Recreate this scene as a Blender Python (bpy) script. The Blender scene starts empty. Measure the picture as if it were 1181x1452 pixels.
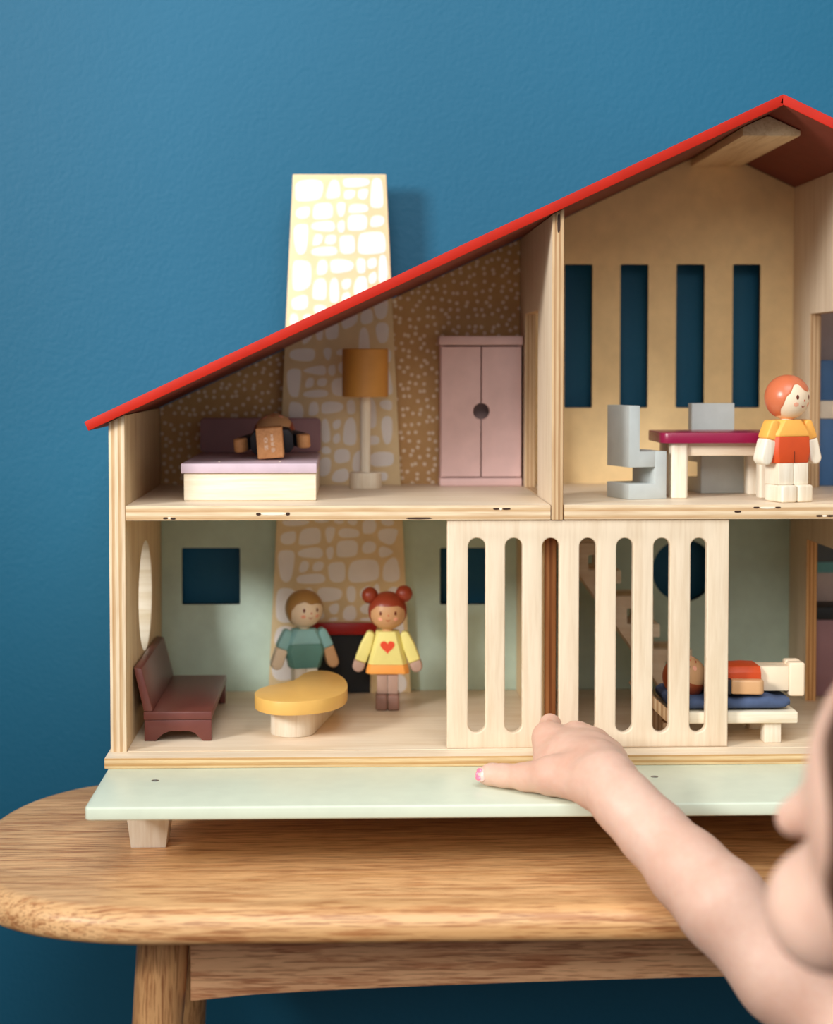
import bpy, bmesh, math, random
import numpy as np
from mathutils import Vector, Matrix
random.seed(7)
C = bpy.context.scene
COL = C.collection
PI = math.pi

# ------------------------------------------------------------------ camera
W, H = 1181.0, 1452.0
F = 2400.0                      # focal length in pixels
D = 1.2                         # camera distance from the open front of the house
TT = 0.45                       # table top height
CZ = TT + 0.330                 # camera height
YAW, PITCH = math.radians(1.68), math.radians(2.4)
VPX, VPY = 496.0, 522.0
CAM = Vector((0, -D, CZ))
_f = Vector((math.sin(YAW)*math.cos(PITCH), math.cos(YAW)*math.cos(PITCH), -math.sin(PITCH)))
_r = Vector((math.cos(YAW), -math.sin(YAW), 0))
_u = _r.cross(_f)
SX = W/2 + F*_r.y/_f.y - VPX
SY = VPY - (H/2 - F*_u.y/_f.y)

def ray(px, py):
    return _f + _r*((px - W/2 + SX)/F) + _u*((H/2 - py + SY)/F)

def U(px, py, Y):               # point of the plane Y seen at a picture point
    d = ray(px, py); t = (Y + D)/d.y
    return CAM + d*t

def V(px, py, Z):               # point of the level Z seen at a picture point
    d = ray(px, py); t = (Z - CZ)/d.z
    return CAM + d*t

cam = bpy.data.cameras.new('camera'); co = bpy.data.objects.new('camera', cam); COL.objects.link(co)
co.matrix_world = Matrix.Translation(CAM) @ Matrix((_r, _u, -_f)).transposed().to_4x4()
cam.sensor_fit = 'VERTICAL'; cam.sensor_height = 36.0; cam.lens = F/H*36.0
cam.shift_x = SX/H; cam.shift_y = SY/H
cam.clip_start = 0.02; cam.clip_end = 50
cam.dof.use_dof = True; cam.dof.focus_distance = 1.19; cam.dof.aperture_fstop = 4.9
C.camera = co

# ------------------------------------------------------------------ light
C.view_settings.view_transform = 'Standard'; C.view_settings.look = 'None'
C.view_settings.gamma = 1; C.view_settings.use_curve_mapping = False
C.view_settings.exposure = 0.0
world = bpy.data.worlds.new('world'); C.world = world; world.use_nodes = True
bg = world.node_tree.nodes['Background']
bg.inputs[0].default_value = (0.92, 0.96, 1.0, 1); bg.inputs[1].default_value = 0.45
C.cycles.diffuse_bounces = 8; C.cycles.max_bounces = 12

def area(name, loc, target, sx, sy, watts, col):
    l = bpy.data.lights.new(name, 'AREA'); l.shape = 'RECTANGLE'; l.size = sx; l.size_y = sy
    l.energy = watts; l.color = col
    o = bpy.data.objects.new(name, l); COL.objects.link(o); o.location = loc
    o.rotation_euler = (Vector(target) - Vector(loc)).to_track_quat('-Z', 'Y').to_euler()
    return o
area('window_daylight', (-1.47, -1.40, CZ + 0.60), (0.05, 0.05, CZ - 0.15), 0.50, 0.50, 45, (1.0, 0.985, 0.97))
area('front_fill', (-0.35, -2.8, 1.9), (0.1, 0.2, CZ - 0.15), 1.6, 1.0, 22, (1.0, 0.985, 0.965))  # added fill lamp behind the camera, brightens the rooms of the house
area('overhead_fill', (0.15, -1.45, 2.45), (0.15, -0.05, CZ - 0.2), 1.3, 0.9, 24, (0.97, 0.985, 1.0))  # added fill lamp overhead, lifts the deck and other top faces

# ------------------------------------------------------------------ materials
def lin(c):
    return tuple(((v/255)/12.92 if v/255 <= 0.04045 else (((v/255) + 0.055)/1.055)**2.4) for v in c) + (1.0,)

class NT:
    def __init__(s, name, rough=0.5, spec=0.4):
        s.m = bpy.data.materials.new(name); s.m.use_nodes = True
        s.t = s.m.node_tree; s.b = s.t.nodes['Principled BSDF']
        s.b.inputs['Roughness'].default_value = rough
        s.b.inputs['Specular IOR Level'].default_value = spec
    def n(s, typ, **kw):
        o = s.t.nodes.new(typ)
        for k, v in kw.items(): setattr(o, k, v)
        return o
    def l(s, a, b): s.t.links.new(a, b)
    def coords(s, scale=(1, 1, 1), rot=(0, 0, 0)):
        c = s.n('ShaderNodeTexCoord'); mp = s.n('ShaderNodeMapping')
        mp.inputs['Scale'].default_value = scale; mp.inputs['Rotation'].default_value = rot
        s.l(c.outputs['Object'], mp.inputs['Vector']); return mp.outputs[0]
    def noise(s, vec, scale=1, detail=4, rough=0.55, dist=0):
        o = s.n('ShaderNodeTexNoise'); s.l(vec, o.inputs['Vector'])
        o.inputs['Scale'].default_value = scale; o.inputs['Detail'].default_value = detail
        o.inputs['Roughness'].default_value = rough; o.inputs['Distortion'].default_value = dist
        return o.outputs['Fac']
    def ramp(s, fac, stops):
        o = s.n('ShaderNodeValToRGB'); e = o.color_ramp.elements
        while len(e) > 1: e.remove(e[-1])
        e[0].position, e[0].color = stops[0]
        for p, c in stops[1:]:
            x = e.new(p); x.color = c
        s.l(fac, o.inputs['Fac']); return o.outputs['Color']
    def mix(s, fac, a, b, mode='MIX'):
        o = s.n('ShaderNodeMix', data_type='RGBA', blend_type=mode)
        for sock, v in ((o.inputs['Factor'], fac), (o.inputs['A'] if False else o.inputs[6], a), (o.inputs[7], b)):
            if isinstance(v, (int, float, tuple)): sock.default_value = v
            else: s.l(v, sock)
        return o.outputs[2]
    def math(s, op, a, b=None):
        o = s.n('ShaderNodeMath', operation=op)
        for i, v in enumerate((a, b)):
            if v is None: continue
            if isinstance(v, (int, float)): o.inputs[i].default_value = v
            else: s.l(v, o.inputs[i])
        return o.outputs[0]
    def bump(s, h, strength, dist):
        o = s.n('ShaderNodeBump'); o.inputs['Strength'].default_value = strength; o.inputs['Distance'].default_value = dist
        s.l(h, o.inputs['Height']); s.l(o.outputs[0], s.b.inputs['Normal'])
    def col(s, c):
        if isinstance(c, tuple): s.b.inputs['Base Color'].default_value = c
        else: s.l(c, s.b.inputs['Base Color'])

def paint(name, c, rough=0.45, spec=0.4, var=0.06):
    t = NT(name, rough, spec); a = lin(c)
    v = t.noise(t.coords(), 60, 3)
    t.col(t.ramp(v, [(0.3, tuple(x*(1 - var) for x in a[:3]) + (1,)), (0.7, tuple(min(1, x*(1 + var)) for x in a[:3]) + (1,))]))
    t.bump(t.noise(t.coords(), 900, 2), 0.08, 0.0004)
    return t.m

def wood(name, c1, c2, axis='X', fine=1.0, rough=0.5, spec=0.35, contrast=1.0):
    t = NT(name, rough, spec)
    s = {'X': (6, 90, 90), 'Y': (90, 6, 90), 'Z': (90, 90, 6)}[axis]
    s = tuple(v*fine for v in s)
    g1 = t.noise(t.coords(s), 1.0, 5, 0.6, 0.6)
    g2 = t.noise(t.coords(tuple(v*4.5 for v in s)), 1.0, 3, 0.6)
    f = t.math('ADD', t.math('MULTIPLY', g1, 0.65), t.math('MULTIPLY', g2, 0.35))
    h = 0.14/contrast
    t.col(t.ramp(f, [(0.5 - h, lin(c2)), (0.5 + h*0.4, lin(c1)), (0.5 + h*1.6, lin(tuple(min(255, x*1.03) for x in c1)))]))
    t.bump(f, 0.12, 0.0006)
    return t.m

def plyedge(name, across, along, c1=(230, 210, 178), c2=(196, 158, 112), layer=0.0023, off=0.0):
    t = NT(name, 0.6, 0.25)
    c = t.n('ShaderNodeTexCoord'); sp = t.n('ShaderNodeSeparateXYZ'); t.l(c.outputs['Object'], sp.inputs[0])
    s = {'X': (8, 140, 140), 'Y': (140, 8, 140), 'Z': (140, 140, 8)}[along]
    n1 = t.noise(t.coords(s), 1.0, 4, 0.6)
    v = t.math('ADD', sp.outputs[across], off)
    v = t.math('ADD', v, t.math('MULTIPLY', n1, 0.0007))
    fr = t.math('FRACT', t.math('DIVIDE', v, layer*2))
    band = t.ramp(fr, [(0.0, lin(c1)), (0.38, lin(c1)), (0.5, lin(c2)), (0.88, lin(tuple(int(a*0.55 + b*0.45) for a, b in zip(c2, c1)))), (1.0, lin(c1))])
    n2 = t.noise(t.coords(tuple(v*3 for v in s)), 1.0, 3)
    t.col(t.mix(0.4, band, t.ramp(n2, [(0.3, lin((190, 150, 105))), (0.65, (1, 1, 1, 1))]), 'MULTIPLY'))
    t.bump(fr, 0.1, 0.0004)
    return t.m

M = {}
M['birch_x'] = wood('birch grain sideways', (230, 212, 186), (216, 192, 160), 'X', 1.0, 0.42)
M['birch_z'] = wood('birch grain upright', (226, 207, 180), (213, 190, 160), 'Z', 1.0, 0.5)
M['birch_warm'] = wood('warm birch', (222, 196, 154), (202, 170, 126), 'Z', 1.0, 0.5)
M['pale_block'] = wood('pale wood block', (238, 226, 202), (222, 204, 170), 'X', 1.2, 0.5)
M['pale_block_z'] = wood('pale wood upright', (238, 228, 208), (224, 208, 182), 'Z', 1.2, 0.5)
M['ply_x_z'] = plyedge('ply edge of upright board', 'X', 'Z', off=0.0)
M['ply_z_x'] = plyedge('ply edge of floor board', 'Z', 'X', layer=0.0026, c1=(230, 208, 174), c2=(204, 168, 124))
M['ply_base'] = plyedge('ply edge of base', 'Z', 'X', layer=0.0021, c1=(222, 194, 148), c2=(192, 150, 96))
M['ply_brown'] = plyedge('dark ply edge', 'X', 'Z', (176, 116, 66), (128, 74, 36))
M['ply_jamb'] = plyedge('ply edge of doorway', 'X', 'Z', (206, 176, 136), (170, 132, 92), layer=0.0016)
M['ply_door'] = plyedge('warm ply edge of doorway', 'X', 'Z', (214, 166, 108), (166, 112, 62), layer=0.0016)
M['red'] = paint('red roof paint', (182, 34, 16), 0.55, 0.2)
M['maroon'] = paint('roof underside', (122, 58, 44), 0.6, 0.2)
M['mint'] = paint('mint wall', (186, 206, 190), 0.55)
M['cream_wall'] = paint('cream yellow wall', (238, 208, 154), 0.6, 0.3)
M['mauve_wall'] = paint('pale mauve wall', (196, 178, 172), 0.6)
M['deckgreen'] = paint('pale green deck', (216, 225, 203), 0.34, 0.4, 0.03)
M['chimtan'] = paint('tan chimney', (228, 204, 158), 0.5)
M['stone'] = paint('white stone print', (240, 234, 228), 0.5, 0.3, 0.03)
M['black'] = paint('black paint', (16, 18, 20), 0.5)
M['mantel'] = paint('dark red mantel', (160, 24, 18), 0.4)
M['pink'] = paint('dusty pink wardrobe', (216, 180, 174), 0.5)
M['lilac'] = paint('lilac bed paint', (204, 182, 192), 0.45)
M['mauve'] = paint('mauve headboard', (150, 112, 116), 0.5)
M['gold'] = paint('ochre lampshade', (204, 144, 66), 0.42, 0.4)
M['grey'] = paint('pale grey chair', (190, 196, 193), 0.5)
M['burgundy'] = paint('burgundy tabletop', (138, 20, 62), 0.32, 0.5)
M['brownsofa'] = paint('dark brown sofa', (110, 58, 50), 0.36, 0.5)
M['yellowtop'] = paint('mustard table top', (226, 178, 96), 0.4, 0.4, 0.03)
M['bluecloth'] = paint('blue cushion', (74, 88, 118), 0.8, 0.2, 0.2)
M['bluepaint'] = paint('blue cupboard', (70, 112, 160), 0.5)
M['tealpaint'] = paint('teal print', (92, 150, 152), 0.5)
M['darkgrey'] = paint('dark grey print', (72, 76, 78), 0.5)
M['knot'] = paint('dark knot', (58, 34, 20), 0.7)
M['filler'] = paint('pale filler', (240, 226, 204), 0.6)
M['steel'] = NT('screw metal', 0.35).m
M['steel'].node_tree.nodes['Principled BSDF'].inputs['Metallic'].default_value = 0.8
M['steel'].node_tree.nodes['Principled BSDF'].inputs['Base Color'].default_value = lin((150, 150, 148))
# toy colours
M['toywood'] = paint('toy face wood', (240, 218, 188), 0.42, 0.4, 0.03)
M['toytan'] = paint('toy face tan', (206, 158, 112), 0.42, 0.4, 0.03)
M['toybrown'] = wood('toy brown wood', (212, 152, 98), (194, 132, 80), 'Z', 1.5, 0.5)
M['peachhair'] = paint('peach hair', (206, 112, 74), 0.3, 0.5, 0.02)
M['sandhair'] = paint('sandy brown hair', (172, 130, 74), 0.35, 0.5, 0.02)
M['redhair'] = paint('chestnut hair', (150, 58, 32), 0.38, 0.5, 0.02)
M['ruddyhair'] = paint('ruddy hair', (150, 70, 36), 0.35, 0.5, 0.02)
M['eye'] = paint('brown eye print', (110, 48, 26), 0.4)
M['cheek'] = paint('pink cheek print', (240, 172, 142), 0.5)
M['lip'] = paint('lip print', (200, 86, 56), 0.5)
M['tshirt_hi'] = paint('pale teal shirt', (146, 196, 196), 0.5)
M['tshirt_lo'] = paint('green teal shirt', (98, 148, 138), 0.5)
M['yel'] = paint('lemon sweater', (232, 220, 134), 0.5)
M['org'] = paint('orange hem', (240, 160, 72), 0.5)
M['heart'] = paint('red heart', (226, 72, 34), 0.5)
M['trous'] = paint('taupe trousers', (176, 144, 126), 0.55)
M['shoe'] = paint('brown toy shoe', (140, 104, 90), 0.5)
M['womyel'] = paint('amber top', (244, 178, 84), 0.45)
M['womred'] = paint('rust shorts', (206, 76, 30), 0.5)
M['navy'] = paint('near black shirt', (34, 32, 38), 0.5)

def wall_blue():
    t = NT('blue painted wall', 0.5, 0.3)
    n = t.noise(t.coords(), 1.6, 2)
    t.col(t.ramp(n, [(0.3, lin((24, 96, 126))), (0.7, lin((30, 104, 136)))]))
    a = t.noise(t.coords(), 260, 3, 0.5); b = t.noise(t.coords(), 70, 2)
    t.bump(t.math('ADD', a, t.math('MULTIPLY', b, 0.6)), 0.25, 0.0014)
    return t.m
M['wallblue'] = wall_blue()

def dots():
    t = NT('kraft wallpaper with dots', 0.6, 0.25)
    v = t.n('ShaderNodeTexVoronoi', feature='F1'); v.inputs['Scale'].default_value = 145; v.inputs['Randomness'].default_value = 0.72
    c = t.n('ShaderNodeTexCoord'); sp = t.n('ShaderNodeSeparateXYZ'); cb = t.n('ShaderNodeCombineXYZ')
    t.l(c.outputs['Object'], sp.inputs[0]); t.l(sp.outputs['X'], cb.inputs['X']); t.l(sp.outputs['Z'], cb.inputs['Y'])
    t.l(cb.outputs[0], v.inputs['Vector'])
    v.voronoi_dimensions = '2D'
    base = t.ramp(t.noise(t.coords(), 40, 3), [(0.3, lin((196, 154, 102))), (0.7, lin((208, 168, 114)))])
    n = t.noise(t.coords(), 700, 2)
    d = t.math('ADD', v.outputs['Distance'], t.math('MULTIPLY', n, 0.14))
    t.col(t.mix(t.ramp(d, [(0.27, (1, 1, 1, 1)), (0.33, (0, 0, 0, 1))]), base, lin((238, 220, 194))))
    return t.m
M['dots'] = dots()

def oak(name, axis='X', c=((232, 184, 130), (216, 164, 108), (180, 122, 72))):
    t = NT(name, 0.36, 0.4)
    s = {'X': (2.6, 34, 34), 'Z': (34, 34, 2.6)}[axis]
    big = t.noise(t.coords(s), 1.0, 4, 0.55, 1.2)
    sm = t.noise(t.coords(tuple(v*7 for v in s)), 1.0, 4, 0.65, 0.3)
    pore = t.noise(t.coords(tuple(v*q for v, q in zip(s, (14, 24, 24) if axis == 'X' else (24, 24, 14)))), 1.0, 2, 0.5)
    base = t.ramp(big, [(0.3, lin(c[1])), (0.5, lin(c[0])), (0.68, lin(tuple(min(255, v*1.05) for v in c[0])))])
    streak = t.ramp(sm, [(0.38, lin(c[2])), (0.52, (1, 1, 1, 1))])
    k = t.mix(0.55, base, streak, 'MULTIPLY')
    k = t.mix(0.5, k, t.ramp(pore, [(0.38, lin((150, 96, 56))), (0.46, (1, 1, 1, 1))]), 'MULTIPLY')
    t.col(k); t.bump(t.math('ADD', sm, pore), 0.12, 0.0006)
    return t.m
M['oak'] = oak('oak table top')
M['oak_apron'] = oak('oak apron', 'X', ((234, 182, 136), (218, 160, 114), (178, 118, 78)))
M['oak_leg'] = oak('oak leg', 'Z', ((214, 162, 108), (192, 136, 86), (158, 102, 58)))

def skin():
    t = NT('child skin', 0.5, 0.35)
    n = t.noise(t.coords(), 14, 3); n2 = t.noise(t.coords(), 180, 3)
    k = t.ramp(n, [(0.3, lin((212, 168, 146))), (0.7, lin((224, 190, 170)))])
    t.col(t.mix(0.12, k, t.ramp(n2, [(0.3, lin((214, 150, 126))), (0.7, (1, 1, 1, 1))]), 'MULTIPLY'))
    t.b.inputs['Subsurface Weight'].default_value = 0.25
    t.b.inputs['Subsurface Radius'].default_value = (0.010, 0.004, 0.002)
    t.b.inputs['Subsurface Scale'].default_value = 0.6
    t.bump(n2, 0.12, 0.0006)
    return t.m
M['skin'] = skin()
def hairmat():
    t = NT('dark brown hair', 0.5, 0.4)
    n = t.noise(t.coords((220, 220, 14)), 1.0, 3)
    t.col(t.ramp(n, [(0.3, lin((52, 32, 24))), (0.7, lin((96, 62, 44)))])); t.bump(n, 0.4, 0.002)
    return t.m
M['hair'] = hairmat()
M['shirtcloth'] = paint('grey blue cotton', (120, 132, 150), 0.85, 0.1)
M['jeans'] = paint('dark denim', (52, 60, 80), 0.85, 0.1)
M['nail'] = paint('pale nail', (226, 182, 170), 0.35, 0.5)
M['polish'] = paint('chipped pink polish', (244, 120, 148), 0.25, 0.5)
M['plaster'] = paint('warm white plaster', (214, 206, 194), 0.8, 0.2)
M['floorwood'] = wood('floor boards', (84, 60, 42), (62, 42, 28), 'X', 0.4, 0.5)

# ------------------------------------------------------------------ helpers
def link(name, me, mats, parent=None, world=True, smooth=32):
    o = bpy.data.objects.new(name, me); COL.objects.link(o)
    for m in (mats if isinstance(mats, (list, tuple)) else [mats]): me.materials.append(M[m] if isinstance(m, str) else m)
    if smooth:
        for p in me.polygons: p.use_smooth = True
        me.set_sharp_from_angle(angle=math.radians(smooth))
    if parent:
        o.parent = parent
        if world: o.matrix_parent_inverse = top_inv(parent)
    return o
def top_inv(p):
    m = Matrix.Identity(4); q = p
    chain = []
    while q: chain.append(q); q = q.parent
    for q in reversed(chain): m = m @ q.matrix_parent_inverse @ q.matrix_basis
    return m.inverted()
def fin(bm, name, mats, parent=None, world=True, smooth=32, recalc=True):
    if recalc: bmesh.ops.recalc_face_normals(bm, faces=bm.faces)
    me = bpy.data.meshes.new(name); bm.to_mesh(me); bm.free()
    return link(name, me, mats, parent, world, smooth)
def thing(name, label, cat, loc, rotz=0, group=None, rot=None):
    o = bpy.data.objects.new(name, None); COL.objects.link(o); o.empty_display_size = 0.02
    o.location = loc; o.rotation_euler = rot if rot else (0, 0, rotz)
    if cat.startswith(('toy', 'doll')): o.location.z += 0.00015
    return tag(o, label, cat, group)
def tag(o, label=None, cat=None, group=None, kind=None):
    for k, v in (('label', label), ('category', cat), ('group', group), ('kind', kind)):
        if v: o[k] = v
    return o
def bev(bm, w, seg=2, ang=30):
    if w <= 0: return
    bmesh.ops.recalc_face_normals(bm, faces=bm.faces)
    es = [e for e in bm.edges if len(e.link_faces) == 2 and e.calc_face_angle(0) > math.radians(ang)]
    bmesh.ops.bevel(bm, geom=es, offset=w, segments=seg, profile=0.5, affect='EDGES', clamp_overlap=True)
AX = {'X': lambda a, b, t: (t, a, b), 'Y': lambda a, b, t: (a, t, b), 'Z': lambda a, b, t: (a, b, t)}
def prism_bm(poly, axis, t0, t1, bevel=0.0, seg=2, ang=30, bm=None):
    bm = bm or bmesh.new(); f = AX[axis]
    v0 = [bm.verts.new(f(a, b, t0)) for a, b in poly]; v1 = [bm.verts.new(f(a, b, t1)) for a, b in poly]
    bm.faces.new(v0); bm.faces.new(v1[::-1]); n = len(poly)
    for i in range(n): bm.faces.new((v0[i], v0[(i + 1) % n], v1[(i + 1) % n], v1[i]))
    bev(bm, bevel, seg, ang)
    return bm
def box_bm(x0, x1, y0, y1, z0, z1, bevel=0.0006, seg=2):
    return prism_bm([(x0, y0), (x1, y0), (x1, y1), (x0, y1)], 'Z', z0, z1, bevel, seg)
def rrect(x0, x1, y0, y1, r, n=5):
    p = []
    for cx, cy, a0 in ((x1 - r, y0 + r, -PI/2), (x1 - r, y1 - r, 0), (x0 + r, y1 - r, PI/2), (x0 + r, y0 + r, PI)):
        for i in range(n + 1):
            a = a0 + PI/2*i/n; p.append((cx + r*math.cos(a), cy + r*math.sin(a)))
    return p
def circ(cx, cy, r, n=48): return [(cx + r*math.cos(2*PI*i/n), cy + r*math.sin(2*PI*i/n)) for i in range(n)]
def chaikin(p, k=2):
    for _ in range(k):
        q = []
        for i in range(len(p)):
            a, b = p[i], p[(i + 1) % len(p)]
            q += [(a[0]*.75 + b[0]*.25, a[1]*.75 + b[1]*.25), (a[0]*.25 + b[0]*.75, a[1]*.25 + b[1]*.75)]
        p = q
    return p
def plate(name, outline, holes, axis, t0, t1, face, edge, parent, bevel=0.0005, bseg=2):
    cu = bpy.data.curves.new(name, 'CURVE'); cu.dimensions = '2D'; cu.fill_mode = 'BOTH'
    cu.extrude = (t1 - t0)/2 - bevel; cu.bevel_depth = bevel; cu.bevel_resolution = bseg; cu.offset = -bevel
    for pts in [outline] + holes:
        s = cu.splines.new('POLY'); s.points.add(len(pts) - 1); s.use_cyclic_u = True
        for q, (a, b) in zip(s.points, pts): q.co = (a, b, 0, 1)
    tmp = bpy.data.objects.new(name, cu); COL.objects.link(tmp)
    bpy.context.view_layer.update()
    me = bpy.data.meshes.new_from_object(tmp.evaluated_get(bpy.context.evaluated_depsgraph_get()))
    bpy.data.objects.remove(tmp)
    bm = bmesh.new(); bm.from_mesh(me); bpy.data.meshes.remove(me)
    bmesh.ops.remove_doubles(bm, verts=bm.verts, dist=1e-6)
    f = AX[axis]; mid = (t0 + t1)/2
    for v in bm.verts: v.co = f(v.co.x, v.co.y, mid + v.co.z)
    bmesh.ops.recalc_face_normals(bm, faces=bm.faces)
    k = 'XYZ'.index(axis)
    for fc in bm.faces:
        fc.normal_update(); fc.material_index = 0 if abs(fc.normal[k]) > 0.75 else 1
    return fin(bm, name, [face, edge], parent, smooth=30)
def lathe_bm(prof, n=40, bm=None, c=(0, 0)):
    bm = bm or bmesh.new(); rings = []
    for r, z in prof:
        if r < 1e-6: rings.append([bm.verts.new((c[0], c[1], z))])
        else: rings.append([bm.verts.new((c[0] + r*math.cos(2*PI*i/n), c[1] + r*math.sin(2*PI*i/n), z)) for i in range(n)])
    for a, b in zip(rings, rings[1:]):
        for i in range(n):
            j = (i + 1) % n
            if len(a) == 1 and len(b) == 1: continue
            if len(a) == 1: bm.faces.new((a[0], b[i], b[j]))
            elif len(b) == 1: bm.faces.new((a[i], a[j], b[0]))
            else: bm.faces.new((a[i], a[j], b[j], b[i]))
    if len(rings[0]) > 1: bm.faces.new(rings[0][::-1])
    if len(rings[-1]) > 1: bm.faces.new(rings[-1])
    return bm
def loft_bm(rings, cap=True, bevel=0, seg=2):
    bm = bmesh.new(); vs = [[bm.verts.new(p) for p in r] for r in rings]; n = len(vs[0])
    for a, b in zip(vs, vs[1:]):
        for i in range(n): bm.faces.new((a[i], a[(i + 1) % n], b[(i + 1) % n], b[i]))
    if cap: bm.faces.new(vs[0][::-1]); bm.faces.new(vs[-1])
    bev(bm, bevel, seg)
    return bm

# ------------------------------------------------------------------ the room
ZT = TT
def struct(name, bm, m): return tag(fin(bm, name, m), kind='structure')
WY = 0.253
struct('wall_back', box_bm(-2.2, 2.4, WY, WY + 0.1, 0, 2.6, 0), 'wallblue')
struct('floor', box_bm(-2.2, 2.4, -2.4, WY, -0.05, 0, 0), 'floorwood')
tag(plate('wall_left', [(-2.4, 0), (WY, 0), (WY, 2.6), (-2.4, 2.6)], [[(-1.75, 0.88), (-0.35, 0.88), (-0.35, 2.1), (-1.75, 2.1)]], 'X', -0.86, -0.76, 'plaster', 'plaster', None, 0.001), kind='structure')
struct('baseboard_back', prism_bm([(WY - .014, 0.0), (WY, 0.0), (WY, .09), (WY - .008, .09), (WY - .014, .08)], 'X', -2.2, 2.4), 'wallblue')

# ------------------------------------------------------------------ the oak bench
bench = thing('bench', 'low oak bench with rounded end under the dollhouse', 'bench', (0.3, -0.005, 0))
def bench_outline(inset=0.0):
    xl, xr, yc, b, a, e = -0.100, 0.86, -0.006, 0.176, 0.166, 2.5
    p = []
    n = 44
    for s, xc in ((-1, xl), (1, xr)):
        for i in range(n + 1):
            ang = PI/2 + PI*i/n if s < 0 else -PI/2 + PI*i/n
            c, q = math.cos(ang), math.sin(ang)
            x = xc + (a - inset)*math.copysign(abs(c)**(2/e), c); y = yc + (b - inset)*math.copysign(abs(q)**(2/e), q)
            p.append((x, y))
    return p
prof = []
for i in range(9):
    t = PI/2*i/8; prof.append((0.013*(1 - math.sin(t)), ZT - 0.013*(1 - math.cos(t))))
for i in range(5):
    t = PI/2*i/4; prof.append((0.006*(1 - math.cos(t)), ZT - 0.016 - 0.006*math.sin(t)))
rings = [[(x, y, z) for x, y in bench_outline(ins)] for ins, z in prof]
fin(loft_bm(rings), 'tabletop', 'oak', bench, smooth=40)
ay = -0.128
nx = 24
ap = [(-0.1025, ZT - 0.0222), (0.858, ZT - 0.0222)] + [(0.858 - (0.9605)*i/nx, ZT - 0.0755 + 0.013*math.sin(PI*min(1, max(0, (i/nx)))) ** 0.6) for i in range(nx + 1)]
fin(prism_bm(ap, 'Y', ay, ay + 0.02, 0.0008), 'apron', 'oak_apron', bench)
fin(prism_bm(ap, 'Y', 0.098, 0.118, 0.0008), 'apron', 'oak_apron', bench)
def leg(x, y, dx, dy):
    rings = []
    for k in range(9):
        t = k/8; z = (ZT - 0.0222)*(1 - t); r = 0.0172 - 0.005*t; cx, cy = x + dx*t, y + dy*t
        rings.append([(cx + r*math.cos(2*PI*i/28), cy + r*math.sin(2*PI*i/28), z) for i in range(28)])
    fin(loft_bm(rings), 'leg', 'oak_leg', bench, smooth=50)
leg(-0.1195, -0.118, -0.030, -0.02); leg(-0.122, 0.108, -0.02, 0.02); leg(0.876, -0.118, 0.035, -0.02); leg(0.876, 0.108, 0.035, 0.02)

# ------------------------------------------------------------------ the dollhouse
house = thing('dollhouse', 'two-storey wooden dollhouse with red roof and pale green front deck', 'dollhouse', (0.2, 0.1, ZT))
Z0 = CZ - 0.273                  # ground floor
Z1 = CZ - 0.0975                 # upper floor
FT = 0.0105
XL0, XL1 = -0.1705, -0.159       # left side panel
XD0, XD1 = 0.1435, 0.152         # divider
XP0, XP1 = 0.3745, 0.3835        # partition
XR0, XR1 = 0.600, 0.6115         # right side panel
YB = 0.224                       # back panel front face
RX0, RZ0, RS = -0.1863, CZ - 0.0378, 0.469
XA = 0.3055; ZA = RZ0 + RS*(XA - RX0); RS2 = 0.47
RTH = 0.0078
def under(x): return (RZ0 + RS*(x - RX0) if x < XA else ZA - RS2*(x - XA)) - RTH
fin(box_bm(-0.1722, 0.632, -0.0195, 0.238, Z0 - 0.0076, Z0, 0.0006), 'base_board', ['birch_x'], house)
b = house.children[-1]; b.data.materials.append(M['ply_base'])
for p in b.data.polygons: p.material_index = 1 if abs(p.normal.z) < 0.5 else 0
deck = fin(prism_bm(rrect(-0.1700, 0.630, -0.1235, -0.004, 0.004), 'Z', Z0 - 0.0164, Z0 - 0.0077, 0.0014, 3), 'deck_board', 'deckgreen', house)
for px, py in ((220, 1107), (928, 1101.5), (1250, 1100)):
    q = V(px, py, Z0 - 0.0077)
    fin(lathe_bm([(0.0026, Z0 - 0.0078), (0.0026, Z0 - 0.00745), (0.0012, Z0 - 0.0072), (0.0007, Z0 - 0.00765), (0, Z0 - 0.00765)], 20, None, (q.x, q.y)), 'screw', 'steel', deck)
for x in (-0.139, 0.59):
    for y, top in ((-0.046, Z0 - 0.0165), (0.10, Z0 - 0.0077)):
        r = []
        for z, hw, hd in ((ZT, 0.0120, 0.0125), (top, 0.0170, 0.0155)):
            cx, cy = x, y + 0.0155
            r.append([(cx - hw, cy - hd, z), (cx + hw, cy - hd, z), (cx + hw, cy + hd, z), (cx - hw, cy + hd, z)])
        fin(loft_bm(r, True, 0.0006), 'foot', 'pale_block_z', house)

def fit_top(o, zt):              # the board's top edge follows the slope of the roof
    for v in o.data.vertices:
        if v.co.z > zt - 0.002: v.co.z += (under(v.co.x) - .0004) - zt
    o.data.update(); return o
hc = (0.115, CZ - 0.1765)
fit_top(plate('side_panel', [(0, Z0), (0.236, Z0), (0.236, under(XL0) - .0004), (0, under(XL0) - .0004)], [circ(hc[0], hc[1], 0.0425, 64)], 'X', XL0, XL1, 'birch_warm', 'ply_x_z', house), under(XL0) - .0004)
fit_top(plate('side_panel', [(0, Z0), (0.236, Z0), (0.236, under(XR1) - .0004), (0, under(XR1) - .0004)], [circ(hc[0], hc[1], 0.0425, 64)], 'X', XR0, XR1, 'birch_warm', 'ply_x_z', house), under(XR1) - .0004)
for o in [c for c in house.children if c.name.startswith('side_panel')]:   # cut rim of the round window coloured pale to stand for daylight on it
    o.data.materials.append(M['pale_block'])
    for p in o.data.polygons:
        if abs(p.normal.x) < 0.75 and math.hypot(p.center.y - hc[0], p.center.z - hc[1]) < 0.046: p.material_index = 2
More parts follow.
